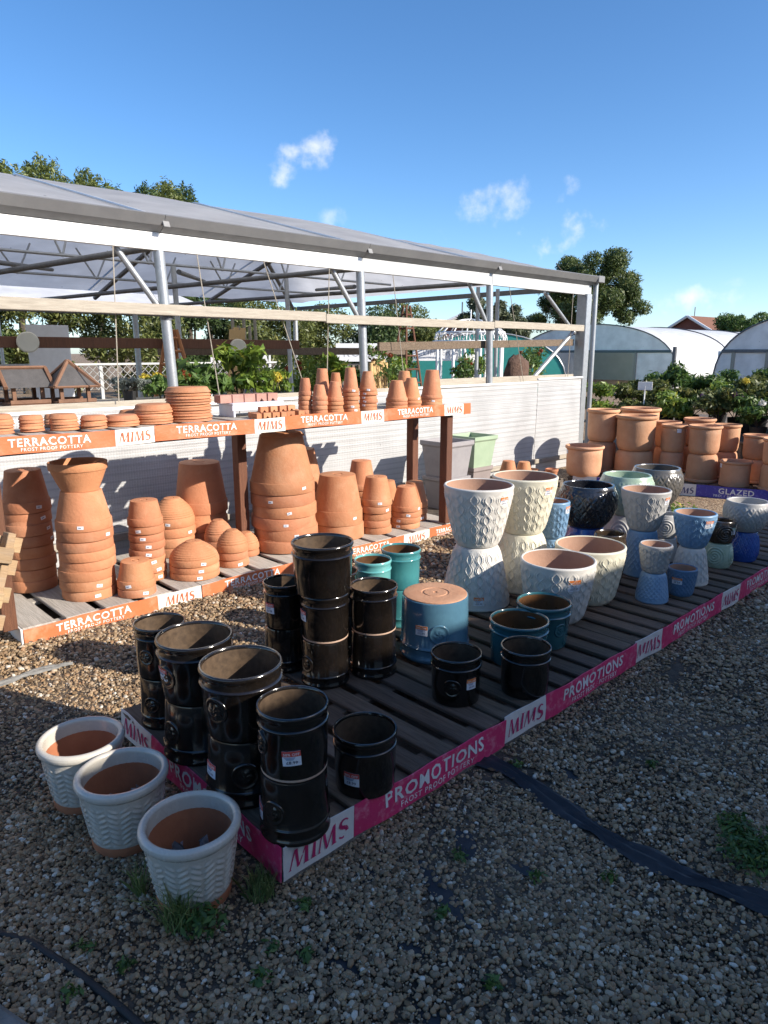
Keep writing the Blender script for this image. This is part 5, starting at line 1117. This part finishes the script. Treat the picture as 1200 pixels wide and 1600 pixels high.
# bench with roses on the right
def bench(x,y,Lx,Ly,z,rot,label):
    e=empty('plant_bench',(x,y,0),label,'bench',None,(0,0,rot))
    for k in range(int(Ly/.14)): box('board',e,GWOOD,(0,-Ly/2+.07+k*.14,z-.015),(Lx,.12,.03),.003)
    for a in (-1,1):
        for b in (-1,1): box('leg',e,GWOOD,(a*Lx*.46,b*Ly*.42,(z-.032)/2),(.08,.08,z-.034),.004)
bench(11.6,4.4,2.9,3.6,.46,R(-20),'low plank bench full of shrubs behind the terracotta pots'); bench(12.2,1.3,2.9,2.6,.46,R(-20),'low plank bench of flowering shrubs at the right edge')
PL=[]; kk=0
words=['first','second','third','fourth','fifth','sixth']
for r_ in range(4):
    for c in range(6):
        x=10.15+.58*r_+.10*c*0+random.uniform(-.1,.1); y=5.75-.62*c-.22*r_+random.uniform(-.08,.08)
        if x<10.0: continue
        lm=[G_MID,G_MID,G_LIM,G_MID,G_HED][random.randrange(5)] if r_<3 else G_MID
        fl={(0,3):(F_PUR,4),(0,4):(F_WHT,2),(1,4):(F_PNK,3),(1,3):(F_YEL,2)}.get((r_,c))
        plant(x,y,.462,.40,random.uniform(.36,.5)+.10*r_,1500,.052,lm,f'{words[c]} leafy shrub from the left in the {["front","second","third","back"][r_]} row behind the terracotta pots',flower=fl,group='shrubs on the benches',seed=kk); kk+=1
for k,(x,y,h,lm,n,sz,fl,l) in enumerate(((11.0,2.15,.95,G_DRK,1500,.05,None,'dark feathery shrub left of the pale sign stake'),(11.9,2.5,1.0,G_DRK,1500,.05,None,'dark feathery shrub behind the bench'),(11.5,1.75,1.0,G_DRK,1500,.05,None,'dark feathery shrub nearest the right edge'),(10.0,1.9,.95,G_MID,800,.06,(F_RED,2),'tall loose rose bush at the right edge'),(10.3,2.55,.55,G_MID,500,.06,(F_PUR,2),'low green plant with violet flowers by the rose bush'),(9.9,2.45,.35,G_MID,300,.05,(F_PUR,4),'small violet flowering plant at the right edge'),(10.6,1.4,1.0,G_LIM,700,.06,None,'yellow green shrub cut by the right edge'))): plant(x,y,.30 if k>2 else .462,.36,h,n,sz,lm,l,flower=fl,group='shrubs on the benches',aspect=2.6 if lm is G_DRK else 1.8,seed=60+k)
for k,(x,y,h) in enumerate(((11.1,1.3,1.22),(10.9,2.0,1.0),(9.95,4.9,1.12))):
    e=empty('label_stake',(x,y,0),f'{["pale card","low card","white card"][k]} on a stake among the shrubs, {["right","middle","left"][k]} of three','stake','plant label stakes'); tube('stake',e,WSTEEL,[(0,0,.02),(0,0,h)],.012,6); box('card',e,DISC if k==0 else WSIGN,(0,0,h),(.02,.2,.12),.003,(0,0,R(-65)+PI/2))
for x,y,l in ((9.45,4.2,'dark wooden post by the polytunnel'),): tube('stub_post',None,DSTEEL,[(19,8.6,.02),(19,8.6,1.75)],.06,8,label=l,cat='post')
# plants in the greenhouse
plant(3.95,6.35,.95,.34,.62,520,.075,G_LIM,'big yellow green shrub beside the pale disc',seed=81); plant(3.55,6.3,.95,.28,.40,260,.085,G_MID,'broad leaved green plant left of the yellow green shrub',seed=82); plant(4.25,6.2,.95,.25,.3,260,.06,G_LIM,'low lime green plant right of the yellow green shrub',flower=(F_YEL,3),seed=83)
plant(5.1,6.2,1.0,.17,.40,150,.10,G_LIM,'young large leaved plant behind the slim pots',seed=84); plant(5.5,6.3,1.0,.12,.25,80,.09,G_MID,'small leafy plant behind the shelf pots',seed=85)
plant(2.62,5.98,1.186,.18,.10,360,.035,G_GRY,'silver leaved plant beside the pyramid bird table',seed=86,pot=.06); plant(2.95,6.05,1.0,.22,.26,330,.05,G_MID,'green bedding plant with yellow flower near the cord',flower=(F_YEL,2),seed=87); plant(3.25,6.05,1.0,.22,.25,330,.05,G_MID,'green bedding plant behind the saucers',flower=(F_RED,2),seed=88)
NP=['leftmost','second','third','fourth','fifth','sixth','seventh','eighth','ninth','tenth','eleventh','rightmost']
for k in range(12): plant(6.6+k*.75,9.3+(k%3)*.5,.55,.38,.78+.2*(k%2),480,.06,[G_MID,G_LIM,G_MID][k%3],f'{NP[k]} of the tall border plants deep inside the greenhouse',flower=((F_RED,3) if k%3==0 else None),group='border plants in the greenhouse',seed=100+k)
e=empty('plant_bench',(10.7,9.8,0),'long grey staging under the border plants','bench')
for k in range(9): box('board',e,GWOOD,(0,-.65+k*.17,.535),(9.2,.15,.025),.003)
for a in (-4.4,0,4.4): box('leg',e,GWOOD,(a,.0,.26),(.08,1.2,.515),.004)
e=empty('plant_bench',(4.1,6.3,0),'narrow staging under the shrubs behind the ledge','bench')
for k in range(4): box('board',e,GWOOD,(0,-.24+k*.16,.93),(3.4,.14,.025),.003)
for a in (-1.6,1.6): box('leg',e,GWOOD,(a,0,.455),(.07,.5,.90),.004)
# ---------------------------------------------------------------- weeds and small things in the gravel
def tuft(x,y,r,h,n,lm,label,wid=.0016,kind='grass'):
    a=rng.random(n)*6.28; q=r*np.sqrt(rng.random(n)); bx=q*np.cos(a)*.6; by=q*np.sin(a)*.6; hh=h*(.4+.6*rng.random(n)); ln=rng.normal(size=(n,2))*hh[:,None]*.38
    sx=np.cos(a+1.57)*wid; sy=np.sin(a+1.57)*wid
    b0=np.stack([bx-sx,by-sy,0*hh],1); b1=np.stack([bx+sx,by+sy,0*hh],1); m1=np.stack([bx+sx*.7+ln[:,0]*.4,by+sy*.7+ln[:,1]*.4,hh*.65],1); tip=np.stack([bx+ln[:,0],by+ln[:,1],hh],1)
    m0=m1-np.stack([sx*1.4,sy*1.4,0*hh],1)
    return ob('grass_tuft',qmesh('tuft',np.stack([b0,b1,m1,tip,m0],1),5,lm),None,None,(x,y,.004),None,label,'grass',None)
tuft(.735,1.62,.085,.16,200,G_GRASS,'tall tuft of grass against the nearest leaf pot'); tuft(.965,1.56,.08,.09,190,G_GRASS,'flattened dry grass between the nearest leaf pot and the banner corner'); tuft(.70,1.80,.03,.14,50,G_GRASS,'thin pale grass stems left of the nearest leaf pot')
def weed(x,y,r,h,n,size,label,lm=G_MID): return ob('weed',qmesh('weed',leafcloud([((0,0,h*.5),(r,r,h*.6))],n,size,1.5,.1,.9),4,lm),None,None,(x,y,.006),None,label,'weed','small weeds in the gravel')
weed(.77,1.55,.07,.08,160,.018,'broad leaved green weed in the tall grass tuft'); weed(2.20,.58,.12,.07,900,.016,'spreading clump of low green weed at the right edge',G_MID); weed(2.30,.68,.07,.05,300,.016,'small arm of the green weed clump at the right edge',G_MID)
WD=[(.87,1.36,.03,'small sprig below the nearest leaf pot'),(.80,1.30,.035,'little three leaved weed below the grass tuft'),(.92,1.27,.03,'sprig of weed under the banner corner'),(1.52,1.24,.035,'weed sprig beside the bare membrane spot'),(1.30,1.12,.025,'tiny weed in the middle of the foreground'),(1.62,1.02,.03,'pair of small weeds right of the middle'),(1.78,.86,.028,'tiny weed near the membrane strip'),(.50,1.72,.035,'weed at the left by the black hose'),(.42,1.60,.03,'weed between the hose and the kerb'),(.56,1.58,.025,'tiny weed right of the black hose'),(1.02,1.42,.03,'dark green sprig by the pallet corner'),(2.06,1.62-.2,.03,'weed beside the membrane under the banner'),(2.45,1.05,.03,'moss and weed right of the membrane strip'),(1.22,.88,.025,'tiny weed near the bottom edge')]
for k,(x,y,r,l) in enumerate(WD): weed(x,y,r,.03,34,.016,l)
weed(1.40,4.30+.02,.04,.11,60,.03,'green weed growing up between the first two terracotta stacks'); weed(2.72,4.14,.03,.05,30,.022,'small weed on the slats beside the biggest stack'); weed(2.75,1.70,.045,.10,60,.022,'small weed growing through the pallet slats'); weed(4.72,4.16,.06,.07,90,.022,'weed patch at the right end of the terracotta stand'); weed(5.2,4.4,.16,.06,300,.03,'scruffy weeds and dead leaves beyond the terracotta stand')
weed(6.6,2.9,.4,.14,900,.035,'low green weeds growing behind the far pallet',G_LIM)
tube('hose',None,mat('black_rubber',(.012,.012,.012),(.02,.02,.02),9,.6),[(.26,2.08,.008),(.40,1.84,.012),(.46,1.64,.012),(.50,1.46,.012),(.53,1.30,.012)],.011,8,label='black hose lying in the gravel at the lower left',cat='hose')
CONC=mat('old_concrete',(.22,.21,.19),(.15,.145,.13),12,.9,.6,50,c3=(.08,.09,.05),c3amt=.6,c3scale=5)
box('kerb_stone',None,CONC,(.225,1.64,.005),(.42,.13,.07),.015,(0,0,R(-72)),label='old concrete kerb stone in the lower left corner',cat='kerb')
tube('white_pipe',None,WSTEEL,[(1.66,.360,.022),(1.95,.30,.022)],.012,10,label='end of a white pipe in the lower right corner',cat='pipe')
ribbon('torn_membrane',[(.70,3.56),(.86,3.58),(1.0,3.60),(1.14,3.56)],.06,'torn grey flap of membrane on the sunlit gravel',"membrane",mat('grey_worn_membrane',(.26,.25,.22),(.17,.165,.15),20,.7,.3,60),z=.014,fold=.015,seed=9)

# fallen brown leaves and straw among the stones
nl=420; px=rng.random((nl,2))*[3.6,3.2]+[.3,.5]; px[:160]=np.column_stack([1.0+rng.random(160)*3.6,1.40+rng.normal(0,.05,160)])
LIT=leafmat('fallen_leaves',(.10,.055,.025),(.26,.17,.08),None,.8,.1)
t_=rng.random(nl)*6.28; sz=.006+.012*rng.random(nl); dx=np.stack([np.cos(t_)*sz,np.sin(t_)*sz,rng.normal(0,.002,nl)],1); dy=np.stack([-np.sin(t_)*sz*.5,np.cos(t_)*sz*.5,rng.normal(0,.003,nl)],1); c_=np.column_stack([px,np.full(nl,.018)])
ob('leaf_litter',qmesh('litter',np.stack([c_-dx,c_+dy,c_+dx,c_-dy],1),4,LIT),None,label='scattered fallen brown leaves among the pebbles',cat='leaves',kind='stuff')
